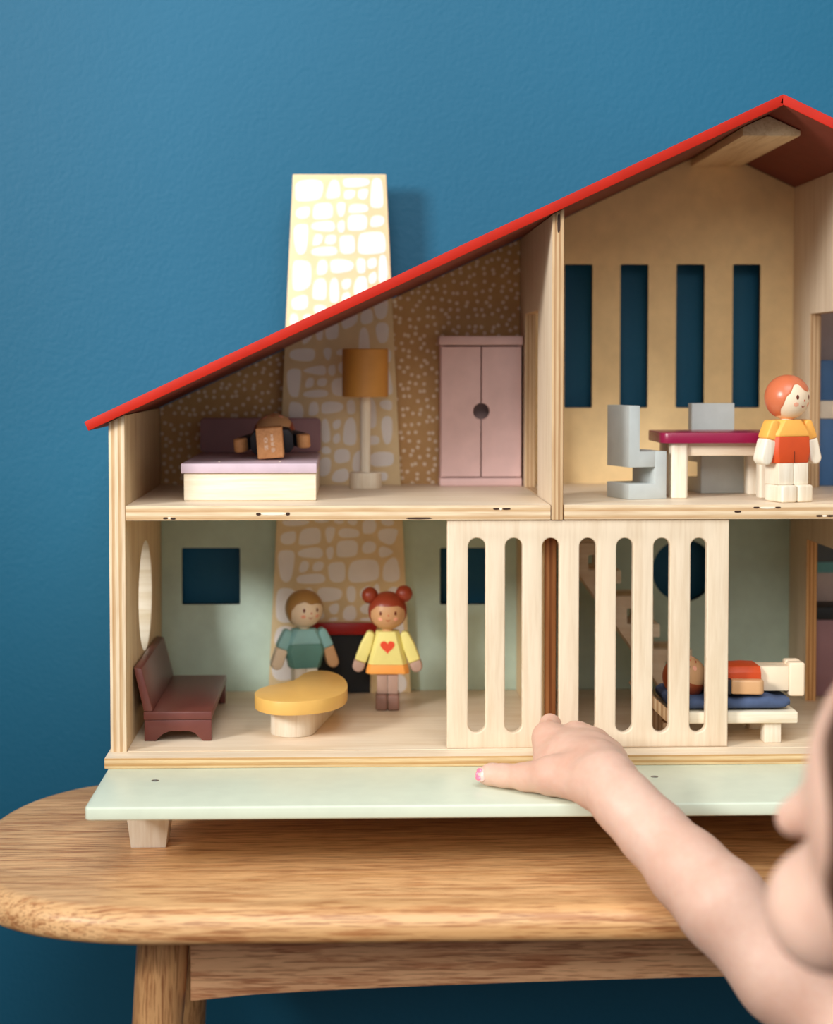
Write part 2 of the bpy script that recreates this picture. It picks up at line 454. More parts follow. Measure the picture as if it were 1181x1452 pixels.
# chimney numbers, needed for the slots it passes through
YC0, YC1 = 0.2135, 0.2225
ct, cb_ = U(415, 247, YC0), U(380.5, 985, YC0)
ctr, cbr = U(547.5, 247, YC0), U(582.5, 985, YC0)
def chx(z, right): 
    a, b = (ctr, cbr) if right else (ct, cb_)
    return a.x + (b.x - a.x)*(z - a.z)/(b.z - a.z)
g = 0.0012
def floor_poly(x0, x1, y1, notch):
    p = [(x0, 0.0), (x1, 0.0), (x1, y1)]
    if notch: p += [(chx(Z1 - FT, True) + g, y1), (chx(Z1 - FT, True) + g, YC0 - .0008), (chx(Z1 - FT, False) - g, YC0 - .0008), (chx(Z1 - FT, False) - g, y1)]
    return p + [(x0, y1)]
plate('upper_floor', floor_poly(XL1 + .0002, XD0 - .0006, YB - .0002, True), [], 'Z', Z1 - FT, Z1, 'birch_x', 'ply_z_x', house)
plate('upper_floor', floor_poly(XD1 + .0008, XR0 - .0002, YB - .0002, False), [], 'Z', Z1 - FT, Z1, 'birch_x', 'ply_z_x', house)
DY0, DY1, DZ1 = 0.090, 0.183, CZ + 0.044
def door_poly(z0, top, dz, y0=0.0, DY1=0.170):
    return [(y0, z0), (DY0, z0), (DY0, dz), (DY1, dz), (DY1, z0), (YB - .0002, z0), (YB - .0002, top), (y0, top)]
fit_top(plate('divider_wall', [(0.0, Z1 - FT), (0.0, under(XD0) - .0004), (YB - .0002, under(XD0) - .0004), (YB - .0002, Z1 - FT)], [[(DY0, Z1), (DY1, Z1), (DY1, DZ1), (DY0, DZ1)]], 'X', XD0, XD1, 'birch_z', 'ply_jamb', house), under(XD0) - .0004)
plate('divider_wall', [(0.016, Z0), (YB - .0002, Z0), (YB - .0002, Z1 - FT - .0002), (0.016, Z1 - FT - .0002)], [], 'X', 0.1408, 0.1492, 'birch_warm', 'ply_brown', house)
fit_top(plate('partition_wall', door_poly(Z1, under(XP1) - .0004, DZ1), [], 'X', XP0, XP1, 'birch_z', 'ply_jamb', house), under(XP1) - .0004)
plate('partition_wall', door_poly(Z0, Z1 - FT - .0002, CZ - 0.140, 0.012), [], 'X', XP0 - .001, XP1 - .001, 'birch_z', 'ply_door', house)
# back panels
def back(x0, x1, z0, zt, holes, face, peak=None):
    o = [(x0, z0), (x1, z0), (x1, zt(x1))] + ([(XA, zt(XA))] if peak else []) + [(x0, zt(x0))]
    return plate('back_panel', o, holes, 'Y', YB, YB + 0.008, face, 'black', house, 0.0003)
ur = lambda x: under(x) - .0004
def slot(px0, px1, py0, py1, r=0.0012):
    a, b = U(px0, py1, YB), U(px1, py0, YB)
    return rrect(a.x, b.x, a.z, b.z, r, 4)
back(XL1 + .0001, XD0 - .0001, Z1 - FT/2, ur, [], 'dots')
back(XD0, XP1 - .004, Z1 - FT/2, ur, [slot(800, 840, 375, 578), slot(879, 919, 375, 578), slot(958, 999, 375, 578), slot(1038, 1078, 375, 578)], 'cream_wall', True)
back(XP1 - .0039, XR0 - .0001, Z1 - FT/2, ur, [], 'mauve_wall')
rc = U(969, 809, YB)
back(XL1 + .0001, XP1 - .004, Z0, lambda x: Z1 - FT/2 - .0002, [slot(258.5, 340, 777, 857), slot(624, 706, 777, 857), circ(rc.x, rc.z, 0.0265, 56)], 'mint')
back(XP1 - .0039, XR0 - .0001, Z0, lambda x: Z1 - FT/2 - .0002, [], 'mauve_wall')

# roof slabs: cross-section in (x, z) run along y, with a slot for the chimney in the left one
def roof(xa, xb, slot_x=None):
    y0, y1 = -0.008, 0.241
    top = lambda x: (RZ0 + RS*(x - RX0) if x <= XA else ZA - RS2*(x - XA))
    cuts = [(xa, xb, y0, y1)]
    s = RS if xb <= XA + 1e-6 else -RS2
    nrm = Vector((-s, 0, 1)).normalized()
    pl = []
    out = [(xa, y0), (xb, y0), (xb, y1)]
    if slot_x: out += [(slot_x[1], y1), (slot_x[1], YC0 - .0015), (slot_x[0], YC0 - .0015), (slot_x[0], y1)]
    out += [(xa, y1)]
    bm = bmesh.new()
    def low(x): 
        if abs(x - XA) < 1e-6: return (x, top(x) - RTH)          # mitred at the ridge
        return (x + 0.0071*(-nrm.x)*(-1) * (-1), top(x) - 0.0071*nrm.z) if False else (x - 0.0069*nrm.x, top(x) - 0.0069*nrm.z)
    vt = [bm.verts.new((x, y, top(x))) for x, y in out]
    vb = [bm.verts.new((low(x)[0], y, low(x)[1])) for x, y in out]
    n = len(out)
    ft = bm.faces.new(vt); fb = bm.faces.new(vb[::-1])
    for i in range(n): bm.faces.new((vt[i], vb[i], vb[(i + 1) % n], vt[(i + 1) % n]))
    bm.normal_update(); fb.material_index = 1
    bmesh.ops.recalc_face_normals(bm, faces=bm.faces)
    es = [e for e in bm.edges if e.calc_face_angle(0) > 0.5]
    bmesh.ops.bevel(bm, geom=es, offset=0.0005, segments=2, profile=0.5, affect='EDGES')
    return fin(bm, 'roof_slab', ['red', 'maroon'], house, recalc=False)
zc = RZ0 + RS*(0.0 - RX0)
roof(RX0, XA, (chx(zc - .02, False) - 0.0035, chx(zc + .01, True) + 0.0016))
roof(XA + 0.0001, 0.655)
# ridge beam
by = 0.036
bp = [U(1053, 193, by), U(1135, 193, by), U(1136.5, 177, by)]
x0, x1, zb = bp[0].x, bp[1].x, (bp[0].z + bp[1].z)/2
beam = [(x0, zb), (x1 - .0008, zb), (x1, zb + .0008), (x1, max(zb + .0016, under(x1) - .0006)), (XA + .0015, under(XA) - .0016), (XA - .0015, under(XA) - .0016), (x0, under(x0) - .0006)]
fin(prism_bm(beam, 'Y', by, YB - .0003, 0.0004), 'ridge_beam', wood('beam wood', (226, 200, 160), (204, 172, 128), 'Y', 1.4, 0.55), house)
# sliding gate
gx0, gx1 = U(634, 900, 0.0025).x, U(1033, 900, 0.0025).x
slots = []
for k in range(7):
    cpx = 676 + 52.35*k
    a, b = U(cpx - 12.6, 1039, 0.0025), U(cpx + 12.6, 763, 0.0025)
    r = (b.x - a.x)/2
    slots.append(rrect(a.x, b.x, a.z, b.z, r*0.999, 10))
gz1 = Z1 - FT - .0003
plate('sliding_gate', [(gx0, Z0 + .0002), (gx1, Z0 + .0002), (gx1, gz1), (gx0, gz1)], slots, 'Y', 0.0025, 0.0105, 'birch_z', 'birch_x', house, 0.0011, 3)
# floor track in front of the gate
fin(box_bm(XL0 + 0.012, XR0, -0.0005, 0.0012, Z0, Z0 + 0.0006, 0.0002), 'gate_track', 'birch_x', house)
# knots and filler tabs in the ply edge
def fleck(px0, px1, py0, py1, m, ):
    a, b = U(px0, py1, -0.0001), U(px1, py0, -0.0001)
    w, h = b.x - a.x, b.z - a.z
    pts = [(a.x, a.z + h*.5), (a.x + w*.12, a.z + h*.1), (a.x + w*.5, a.z), (a.x + w*.88, a.z + h*.15), (b.x, a.z + h*.45), (b.x - w*.1, b.z - h*.05), (a.x + w*.4, b.z), (a.x + w*.1, b.z - h*.1)]
    fin(prism_bm(pts, 'Y', -0.00025, 0.0004), 'edge_knot', m, house, smooth=0)
for f in ((231, 238, 733.5, 736.5, 'knot'), (238, 242, 733, 736, 'filler'), (242, 249, 734, 737, 'knot'), (363, 370, 727, 731, 'knot'), (369, 406, 726.5, 730.5, 'filler'), (405, 411, 726.5, 731, 'knot'),
          (790, 794.5, 303, 331, 'knot'), (575, 613, 733.5, 736.5, 'knot'), (699, 708, 720.5, 723, 'knot'), (708, 712, 720, 723.5, 'filler'), (712, 724, 720.5, 723, 'knot'),
          (1041, 1051, 724, 727, 'knot'), (1068, 1077, 718.5, 721, 'knot'), (1077, 1100, 718.5, 721.5, 'filler'), (1099, 1107, 718.5, 721, 'knot'), (1157, 1166, 730, 733, 'knot'), (1166, 1172, 730, 733, 'filler'), (1172, 1182, 730, 733, 'knot')):
    fleck(*f)

# chimney board with printed stones
chim = fin(prism_bm([(cb_.x, Z0), (cbr.x, Z0), (ctr.x, ctr.z), (ct.x, ct.z)], 'Y', YC0, YC1, 0.0008), 'chimney', 'chimtan', house)
A = [[(135,125),(330,102),(437,130),(425,270),(385,325),(150,347),(135,270)], [(510,108),(595,112),(612,250),(600,300),(480,315),(455,290),(480,190)],
 [(632,100),(760,90),(920,98),(912,178),(660,198),(640,160)], [(655,218),(760,215),(772,250),(745,310),(650,318),(645,270)], [(800,210),(895,200),(905,230),(880,325),(800,310),(790,270)],
 [(945,95),(1035,92),(1055,190),(1062,370),(1040,408),(940,405),(920,370),(930,200)], [(140,410),(260,385),(298,400),(280,520),(145,518)], [(330,370),(400,350),(528,347),(535,490),(500,520),(330,530),(318,480)],
 [(565,345),(660,343),(668,380),(650,490),(600,505),(575,450)], [(710,358),(880,365),(908,410),(895,450),(700,462),(692,440)], [(690,490),(740,472),(895,472),(890,610),(860,640),(700,650),(682,600)],
 [(935,480),(1072,485),(1068,590),(950,612),(915,590)], [(300,590),(330,555),(450,540),(550,545),(560,655),(400,650),(310,630)], [(580,550),(650,525),(660,600),(650,660),(600,668),(575,620)],
 [(120,580),(250,570),(278,590),(270,760),(245,890),(155,900),(118,740)], [(340,670),(425,685),(430,720),(405,790),(320,805),(318,770)], [(465,685),(570,685),(565,760),(540,790),(450,785),(445,750)],
 [(600,700),(680,688),(755,692),(768,800),(760,885),(615,893),(597,800)], [(800,700),(830,665),(970,650),(1075,660),(1088,850),(1060,880),(850,898),(785,870)], [(310,830),(420,810),(565,803),(590,900),(400,912),(300,895)],
 [(110,960),(180,945),(300,965),(312,1100),(295,1250),(120,1290),(103,1180)], [(375,950),(475,943),(480,1095),(375,1117),(358,1070)], [(505,945),(640,937),(750,970),(750,1040),(690,1075),(520,1097),(500,1020)],
 [(780,925),(870,935),(878,1000),(872,1085),(800,1095),(778,1040)], [(890,940),(990,915),(995,1010),(960,1040),(900,1045),(890,1000)], [(1015,900),(1080,890),(1100,980),(1110,1140),(1060,1185),(1005,1190),(1010,1040)], [(920,1090),(985,1058),(995,1180),(915,1212),(900,1130)]]
B = [[(325,150),(435,140),(432,310),(410,332),(320,325),(308,290)], [(460,150),(525,135),(540,260),(535,350),(465,355),(452,290)], [(550,160),(640,140),(635,210),(610,240),(565,240)], [(560,275),(625,252),(632,330),(555,350)],
 [(670,135),(765,122),(775,200),(778,300),(650,310)], [(140,310),(270,272),(282,350),(265,410),(150,415),(132,360)], [(320,370),(400,365),(440,390),(430,450),(330,450)], [(125,440),(180,440),(200,480),(190,540),(120,550)], [(235,450),(300,440),(300,480),(230,500)],
 [(140,650),(185,655),(182,692),(135,695)], [(235,625),(305,598),(310,640),(270,690),(225,702)], [(340,585),(405,560),(400,650),(375,670),(345,655)], [(415,545),(535,490),(530,640),(500,655),(425,662)], [(555,460),(690,420),(695,500),(650,550),(560,582)],
 [(715,425),(810,390),(825,490),(800,525),(715,535)], [(820,345),(945,300),(945,420),(920,485),(855,490),(830,420)], [(830,520),(955,510),(948,660),(915,692),(860,685)], [(710,560),(775,555),(797,720),(785,800),(700,800),(698,700)],
 [(115,770),(160,735),(320,728),(340,770),(325,835),(250,845),(130,825)], [(400,730),(478,725),(465,820),(440,840),(410,800)], [(515,740),(640,735),(650,790),(510,795)], [(100,905),(215,900),(220,960),(200,1120),(185,1145),(120,1135),(98,1010)],
 [(235,910),(330,880),(425,870),(430,960),(340,952),(240,930)], [(445,880),(500,862),(510,920),(495,960),(460,962),(442,930)], [(265,980),(325,975),(325,1040),(300,1060),(245,1065)], [(355,985),(440,980),(430,1040),(400,1052),(350,1045)],
 [(525,840),(680,830),(690,930),(660,950),(530,950)], [(480,990),(560,975),(640,985),(650,1100),(620,1125),(490,1135),(468,1060)], [(235,1090),(435,1070),(452,1140),(235,1145)], [(870,740),(970,735),(975,800),(960,860),(870,850)], [(720,900),(945,890),(960,930),(995,1110),(940,1125),(700,1120)]]
Cc = [[(118,300),(150,290),(235,310),(240,450),(110,450)], [(290,295),(360,290),(370,400),(285,418),(280,380)], [(390,300),(480,285),(570,305),(575,350),(540,380),(395,400),(385,360)], [(600,280),(660,272),(675,330),(672,395),(610,400),(600,350)],
 [(870,285),(975,272),(982,350),(960,370),(880,345)], [(720,260),(840,255),(852,480),(830,520),(740,510)], [(390,440),(440,432),(462,550),(462,635),(390,640),(388,540)], [(475,460),(550,432),(552,490),(530,520),(490,530)], [(585,440),(670,415),(685,600),(670,660),(580,655),(565,600)],
 [(480,580),(540,545),(550,630),(490,652)], [(880,425),(975,405),(985,520),(970,650),(905,650)], [(720,590),(860,570),(880,620),(860,655),(725,655)], [(385,680),(430,660),(470,690),(465,730),(390,730)], [(490,720),(530,685),(620,690),(632,770),(610,800),(500,815)],
 [(365,770),(465,755),(470,840),(450,910),(360,925)], [(480,900),(520,860),(615,845),(620,965),(470,970)], [(650,760),(680,705),(745,700),(745,880),(645,890)], [(790,715),(985,708),(998,770),(985,820),(940,835),(790,838)], [(860,885),(940,878),(945,950),(880,960)],
 [(150,480),(330,460),(340,560),(320,620),(160,625)], [(130,660),(330,650),(335,760),(140,770)], [(130,800),(300,800),(310,950),(140,950)]]
Dd = [[(140,35),(345,35),(330,65),(240,80),(160,75)], [(355,35),(480,35),(470,50),(400,60)], [(495,35),(585,35),(575,60),(530,67)], [(600,35),(680,35),(665,70),(640,75),(605,58)], [(708,30),(808,30),(800,130),(720,135),(708,120)], [(830,30),(930,30),(925,78),(850,75)],
 [(135,130),(220,112),(247,120),(240,205),(138,208)], [(275,110),(330,90),(415,88),(420,180),(395,205),(270,215),(262,190)], [(443,85),(515,82),(518,120),(495,190),(460,200)], [(545,88),(680,100),(690,140),(670,158),(535,162)], [(530,195),(560,178),(678,175),(675,270),(650,292),(535,298),(525,260)],
 [(712,182),(805,187),(800,265),(700,275)], [(820,110),(870,92),(955,98),(955,130),(920,220),(830,185),(815,150)], [(825,205),(940,255),(880,292),(820,300)], [(120,260),(160,245),(235,250),(235,320),(210,470),(140,470),(118,340)], [(255,255),(320,230),(428,225),(435,305),(330,300),(260,290)],
 [(450,235),(500,215),(510,260),(495,310),(465,312)], [(280,318),(335,325),(335,370),(310,400),(260,405)], [(370,328),(443,325),(435,380),(400,395),(355,390)], [(250,425),(350,410),(440,410),(455,475),(330,482),(245,475)], [(470,340),(530,328),(585,330),(590,400),(585,470),(485,473),(468,400)],
 [(615,350),(650,318),(740,308),(820,318),(828,430),(800,460),(640,478),(605,450)], [(860,330),(945,280),(970,400),(965,465),(860,470),(845,420)], [(110,530),(150,505),(245,520),(250,640),(245,750),(110,755),(102,640)], [(300,510),(365,508),(370,600),(290,610)], [(395,515),(450,503),(560,515),(572,560),(540,600),(400,610),(390,570)],
 [(595,500),(650,495),(665,540),(655,615),(600,605)], [(690,520),(765,488),(765,540),(740,580),(690,580)], [(785,490),(825,475),(832,580),(780,580)], [(875,505),(975,500),(990,650),(960,700),(870,690)], [(290,640),(390,630),(430,650),(450,738),(300,738)], [(480,630),(548,610),(540,690),(490,695),(470,660)],
 [(580,640),(660,625),(672,738),(565,738)], [(695,620),(830,605),(845,690),(690,695)], [(475,722),(535,712),(535,740),(470,740)], [(690,722),(800,716),(800,738),(685,738)], [(100,800),(160,770),(240,790),(270,880),(250,930),(90,930)], [(80,960),(250,960),(265,1080),(240,1150),(70,1160)], [(65,1190),(180,1180),(200,1245),(60,1245)],
 [(870,740),(990,720),(1000,830),(980,880),(880,870)], [(850,910),(990,900),(1010,1040),(980,1080),(860,1070)], [(850,1110),(1010,1105),(1020,1245),(840,1245)]]
for pts, ox, oy, sc, cnt in ((A, 400, 240, 7.381, 2), (B, 390, 370, 5.905, 2), (Cc, 390, 520, 5.905, 2), (Dd, 370, 730, 4.921, 2)):
    for poly in pts:
        q = [U(ox + a/sc, oy + b/sc, YC0) for a, b in poly]
        q = chaikin([(v.x, v.z) for v in q], cnt)
        fin(prism_bm(q, 'Y', YC0 - 0.0002, YC0 + 0.0002), 'painted_stone', 'stone', chim, smooth=20)
a, b = U(437, 899, YC0), U(525, 985, YC0)
fin(prism_bm([(a.x, Z0 + .0003), (b.x, Z0 + .0003), (b.x, a.z), (a.x, a.z)], 'Y', YC0 - 0.0004, YC0 + .0002), 'firebox', 'black', chim, smooth=0)
a, b = U(430, 899, YC0), U(534, 882, YC0)
fin(box_bm(a.x, b.x, YC0 - 0.006, YC0 - .0002, a.z, b.z, 0.0008), 'mantel', 'mantel', chim)

# ------------------------------------------------------------------ upper left room
# bed
L = lambda x, y, z=0: (x, y, z)
bed = thing('toy_bed', 'pale wood toy bed with lilac top and mauve headboard in the attic room', 'toy bed', (-0.0735, 0.12, Z1))
def loc_box(name, mats, parent, x0, x1, y0, y1, z0, z1, bevel=0.0008): return fin(box_bm(x0, x1, y0, y1, z0, z1, bevel), name, mats, parent, False)
loc_box('bed_base', 'pale_block', bed, -0.0485, 0.0486, -0.0755, 0.075, 0, 0.0202)
loc_box('mattress_board', 'lilac', bed, -0.0505, 0.0491, -0.078, 0.083, 0.0203, 0.0275)
fin(prism_bm(rrect(-0.0500, 0.0496, 0.0277, 0.0563, 0.004), 'Y', 0.0775, 0.083, 0.0008), 'headboard', 'mauve', bed, False)
for px in (311, 397):
    q = V(px, 655, Z1 + .0275)
    fin(lathe_bm([(0.0010, 0.0275), (0.0009, 0.0278), (0, 0.0278)], 12, None, (q.x + 0.0735, q.y - 0.12)), 'nail_head', 'filler', bed, False)
# floor lamp
lp = U(518, 690, 0.173)
lamp = thing('floor_lamp', 'toy floor lamp with ochre drum shade before the painted stone chimney', 'toy lamp', (lp.x, 0.173, Z1))
fin(lathe_bm([(0.0128, 0), (0.0131, 0.0006), (0.0131, 0.0122), (0.0124, 0.013), (0.0043, 0.0131)], 48), 'lamp_base', 'pale_block_z', lamp, False)
fin(lathe_bm([(0.0043, 0.0131), (0.0043, 0.0745)], 32), 'pole', 'pale_block_z', lamp, False)
fin(lathe_bm([(0.0040, 0.0742), (0.0180, 0.0742), (0.0186, 0.0748), (0.0186, 0.1124), (0.0180, 0.113), (0, 0.113)], 64), 'lamp_shade', 'gold', lamp, False)
# wardrobe
wx0, wx1 = U(624.5, 600, 0.192).x, U(740, 600, 0.192).x
wc = (wx0 + wx1)/2; hw = (wx1 - wx0)/2
wr = thing('wardrobe', 'dusty pink toy wardrobe with round finger hole between two doors', 'toy wardrobe', (wc, 0.192, Z1))
WH = 0.1238
loc_box('plinth', 'pink', wr, -hw - .0004, hw, -0.0008, 0.030, 0, 0.0068)
loc_box('cornice', 'pink', wr, -hw - .0012, hw + .0006, -0.0016, 0.030, WH - 0.0075, WH)
for s in (-1, 1):
    loc_box('side_panel', 'pink', wr, min(s*hw, s*(hw - .003)), max(s*hw, s*(hw - .003)), 0.0046, 0.030, 0.0069, WH - 0.0076, 0.0003)
loc_box('back_panel', 'pink', wr, -hw + .0031, hw - .0031, 0.027, 0.030, 0.0069, WH - 0.0076, 0.0002)
hz = 0.0618; R = 0.0067
for s in (-1, 1):
    p = [(s*(hw - .0006), 0.0076), (s*(hw - .0006), WH - 0.0088), (s*0.0005, WH - 0.0088)]
    p += [(s*max(0.0005, R*math.sin(PI*i/14)), hz + R*math.cos(PI*i/14)) for i in range(15)]
    p += [(s*0.0005, 0.0076)]
    fin(prism_bm(p, 'Y', 0.0004, 0.0042, 0.0004, 1, 40), 'door', 'pink', wr, False)

# ------------------------------------------------------------------ dolls
def chamf(hw, hd, c, z, cy=0, n=3):
    pts = []
    for sx, sy in ((1, -1), (1, 1), (-1, 1), (-1, -1)):
        cs = [(sx*hw, sy*(hd - c)), (sx*(hw - c*.8), sy*hd)]
        if (sx, sy) in ((1, 1), (-1, -1)): pass
        else: cs = cs[::-1]
        pts += cs
    return [(x, y + cy, z) for x, y in pts]
def hprof(levels, z):
    for (za, wa, da), (zb, wb, db) in zip(levels, levels[1:]):
        if za >= z >= zb or za <= z <= zb:
            t = (z - za)/(zb - za) if zb != za else 0
            return wa + (wb - wa)*t, da + (db - da)*t
    return levels[-1][1:]
def body_section(levels, z0, z1, name, mat, root):
    zs = sorted({z0, z1} | {l[0] for l in levels if min(z0, z1) < l[0] < max(z0, z1)})
    rings = []
    for z in zs:
        w, d = hprof(levels, z); rings.append(chamf(w, d, 0.0042, z))
    return fin(loft_bm(rings, True, 0.0005), name, mat, root, False)
def sph_dir(az, el): return Vector((math.sin(az)*math.cos(el), -math.cos(az)*math.cos(el), math.sin(el)))
def head(root, R, zc, skinm, hairm, hairline, face_az, tilt=0, eyes=((-.38, .02), (.38, .02)), buns=None, cheek='cheek', smile=True):
    hd = fin(lathe_bm([(max(0, R*math.sin(PI*i/32)) if 0 < i < 32 else 0, zc - R*math.cos(PI*i/32)) for i in range(33)], 48), 'head', skinm, root, False, 60)
    # hair: a skin over the head from the crown down to the hairline (elevation by azimuth from the face)
    n, k = 96, 16; bm = bmesh.new(); rows = []
    for rr in (R*1.022, R*0.99):
        g_ = []
        for j in range(k + 1):
            row = []
            for i in range(n):
                az = 2*PI*i/n - PI
                e1 = hairline(az); el = PI/2 - (PI/2 - e1)*j/k
                rad = rr if (j < k or rr < R) else R*1.006
                p = sph_dir(az + face_az, el)*rad; row.append(bm.verts.new((p.x, p.y, zc + p.z)))
            g_.append(row)
        rows.append(g_)
    for g_ in rows:
        for j in range(k):
            for i in range(n): bm.faces.new((g_[j][i], g_[j][(i + 1) % n], g_[j + 1][(i + 1) % n], g_[j + 1][i]))
    for i in range(n): bm.faces.new((rows[0][k][i], rows[0][k][(i + 1) % n], rows[1][k][(i + 1) % n], rows[1][k][i]))
    bmesh.ops.remove_doubles(bm, verts=bm.verts, dist=1e-6)
    hr = fin(bm, 'hair', hairm, hd, False, 50)
    if buns:
        for az, el, br in buns:
            p = sph_dir(az + face_az, el)*(R + br*0.55)
            b2 = bmesh.new(); bmesh.ops.create_uvsphere(b2, u_segments=28, v_segments=18, radius=br)
            bmesh.ops.translate(b2, verts=b2.verts, vec=(p.x, p.y, zc + p.z)); fin(b2, 'hair_bun', hairm, hd, False, 60)
    def spot(name, az, el, ra, rb, mat, lift=0.0):
        d = sph_dir(az + face_az, el); right = Vector((math.cos(az + face_az), math.sin(az + face_az), 0)); up = right.cross(d) * -1
        if up.z < 0: up = -up
        bm = bmesh.new(); c = bm.verts.new(Vector((0, 0, zc)) + d*(R*1.004 + 0.0002)); ring = []
        for i in range(20):
            v = d*R + right*ra*math.cos(2*PI*i/20) + up*rb*math.sin(2*PI*i/20)
            ring.append(bm.verts.new(Vector((0, 0, zc)) + v.normalized()*R*1.003))
        for i in range(20): bm.faces.new((c, ring[i], ring[(i + 1) % 20]))
        ring2 = [bm.verts.new(Vector((0, 0, zc)) + (v.co - Vector((0, 0, zc))).normalized()*R*0.996) for v in ring]
        for i in range(20): bm.faces.new((ring[i], ring2[i], ring2[(i + 1) % 20], ring[(i + 1) % 20]))
        fin(bm, name, mat, hd, False, 40)
    s = R/0.0152
    for az, el in eyes: spot('eye', az, el, 0.00105*s, 0.0017*s, 'eye')
    for az, el in eyes: spot('cheek', az*1.12, el - .33, 0.0019*s, 0.0016*s, cheek)
    spot('nose', 0.02, -0.13, 0.0006*s, 0.0008*s, 'lip')
    if smile:
        bm = bmesh.new(); vs = []
        for i in range(9):
            t = i/8*2 - 1; az = t*0.13; el = -0.35 - 0.085*(1 - t*t)
            for de in (0.026, -0.026):
                p = sph_dir(az + face_az, el + de*(1 - .6*t*t))*R*1.006; vs.append(bm.verts.new((p.x, p.y, zc + p.z)))
        for i in range(8): bm.faces.new((vs[2*i], vs[2*i + 1], vs[2*i + 3], vs[2*i + 2]))
        r = bmesh.ops.solidify(bm, geom=bm.faces[:], thickness=0.0004)
        fin(bm, 'mouth', 'lip', hd, False)
    return hd
def arm(root, side, top, ang, length, wid, dep, split, m1, m2, fwd=0.0):
    # a flat rounded arm: sleeve above the split, hand below, leaning outward by ang
    def seg(s0, s1, round0, round1):
        p = []; h = wid/2
        f = lambda s: h*(0.72 + 0.28*min(1, s/0.35))
        if round0: p += [(-f(s0)*math.cos(a), -s0*length + f(s0)*.0 - h*(1 - math.sin(a)) * .6) for a in [0.0 + PI*i/8 for i in range(9)]]
        else: p += [(-f(s0), -s0*length), (f(s0), -s0*length)]
        if s0 < .35 < s1: p += [(f(.35), -.35*length)]
        if round1: p += [(f(s1)*math.cos(a), -s1*length + h - h*math.sin(a)) for a in [PI*i/10 for i in range(11)]]
        else: p += [(f(s1), -s1*length), (-f(s1), -s1*length)]
        if s0 < .35 < s1: p += [(-f(.35), -.35*length)]
        return p
    for nm, s0, s1, r0, r1, m in (('sleeve', 0, split, True, False, m1), ('hand', split, 1, False, True, m2)):
        bm = prism_bm(seg(s0, s1, r0, r1), 'Y', -dep/2, dep/2, 0.0014, 3, 40)
        R_ = Matrix.Rotation(-side*ang, 4, 'Y') @ Matrix.Rotation(fwd, 4, 'X')
        bmesh.ops.transform(bm, matrix=Matrix.Translation(top) @ R_, verts=bm.verts)
        fin(bm, nm, m, root, False)
def legs(root, hw, hd, z0, z1, fw, fd, m_leg, m_foot, fshift=-0.004, joined=False):
    for s in (-1, 1):
        x0, x1 = sorted((s*0.00018, s*hw))
        fin(box_bm(x0, x1, -hd, hd, z0 + .0001, z1, 0.0005), 'leg', m_leg, root, False)
        if joined:
            if s > 0: fin(box_bm(-fw, fw, -fd + fshift, fd + fshift, 0, z0, 0.0012, 3), 'foot', m_foot, root, False)
            continue
        x0, x1 = sorted((s*0.00018, s*fw))
        fin(box_bm(x0, x1, -fd + fshift, fd + fshift, 0, z0, 0.0018, 3), 'foot', m_foot, root, False)
def neck(root, z0, z1, m): fin(lathe_bm([(0.0042, z0), (0.0042, z1)], 24), 'neck', m, root, False)
def lerp_line(pts):
    def f(az):
        a = (az + PI) % (2*PI) - PI
        for (a0, e0), (a1, e1) in zip(pts, pts[1:]):
            if a0 <= a <= a1:
                t = (a - a0)/(a1 - a0); t = t*t*(3 - 2*t) if True else t
                return e0 + (e1 - e0)*t
        return pts[0][1]
    return f

# woman on the upper floor
wom = thing('wooden_doll', 'wooden doll with peach hair and amber top standing beside the burgundy table', 'doll', (0.3195, 0.0285, Z1), math.radians(19))
lv = [(0.0285, 0.0152, 0.0092), (0.036, 0.0165, 0.0098), (0.050, 0.0158, 0.0095), (0.0585, 0.0105, 0.0085), (0.0598, 0.0095, 0.0080)]
body_section(lv, 0.0478, 0.0598, 'amber_top', 'womyel', wom); body_section(lv, 0.0285, 0.0477, 'rust_shorts', 'womred', wom)
fin(box_bm(-.0002, .0002, -.0101, -.0094, 0.0285, 0.037, 0), 'seam', 'eye', wom, False)
legs(wom, 0.0125, 0.0092, 0.0126, 0.0284, 0.0132, 0.0118, 'pale_block_z', 'pale_block_z', -0.003)
neck(wom, 0.0595, 0.066, 'toywood')
head(wom, 0.0162, 0.0760, 'toywood', 'peachhair', lerp_line([(-PI, -1.1), (-1.35, -.95), (-1.12, -.45), (-.8, .12), (-.45, .62), (-.30, .64), (.12, .30), (.28, .26), (.6, .42), (1.0, .2), (1.25, -.4), (1.5, -.95), (PI, -1.1)]), 0.27)
arm(wom, -1, (-0.0135, -0.001, 0.0597), 0.26, 0.0335, 0.0094, 0.0125, 0.44, 'womyel', 'pale_block_z'); arm(wom, 1, (0.0135, -0.001, 0.0597), 0.26, 0.0335, 0.0094, 0.0125, 0.44, 'womyel', 'pale_block_z')

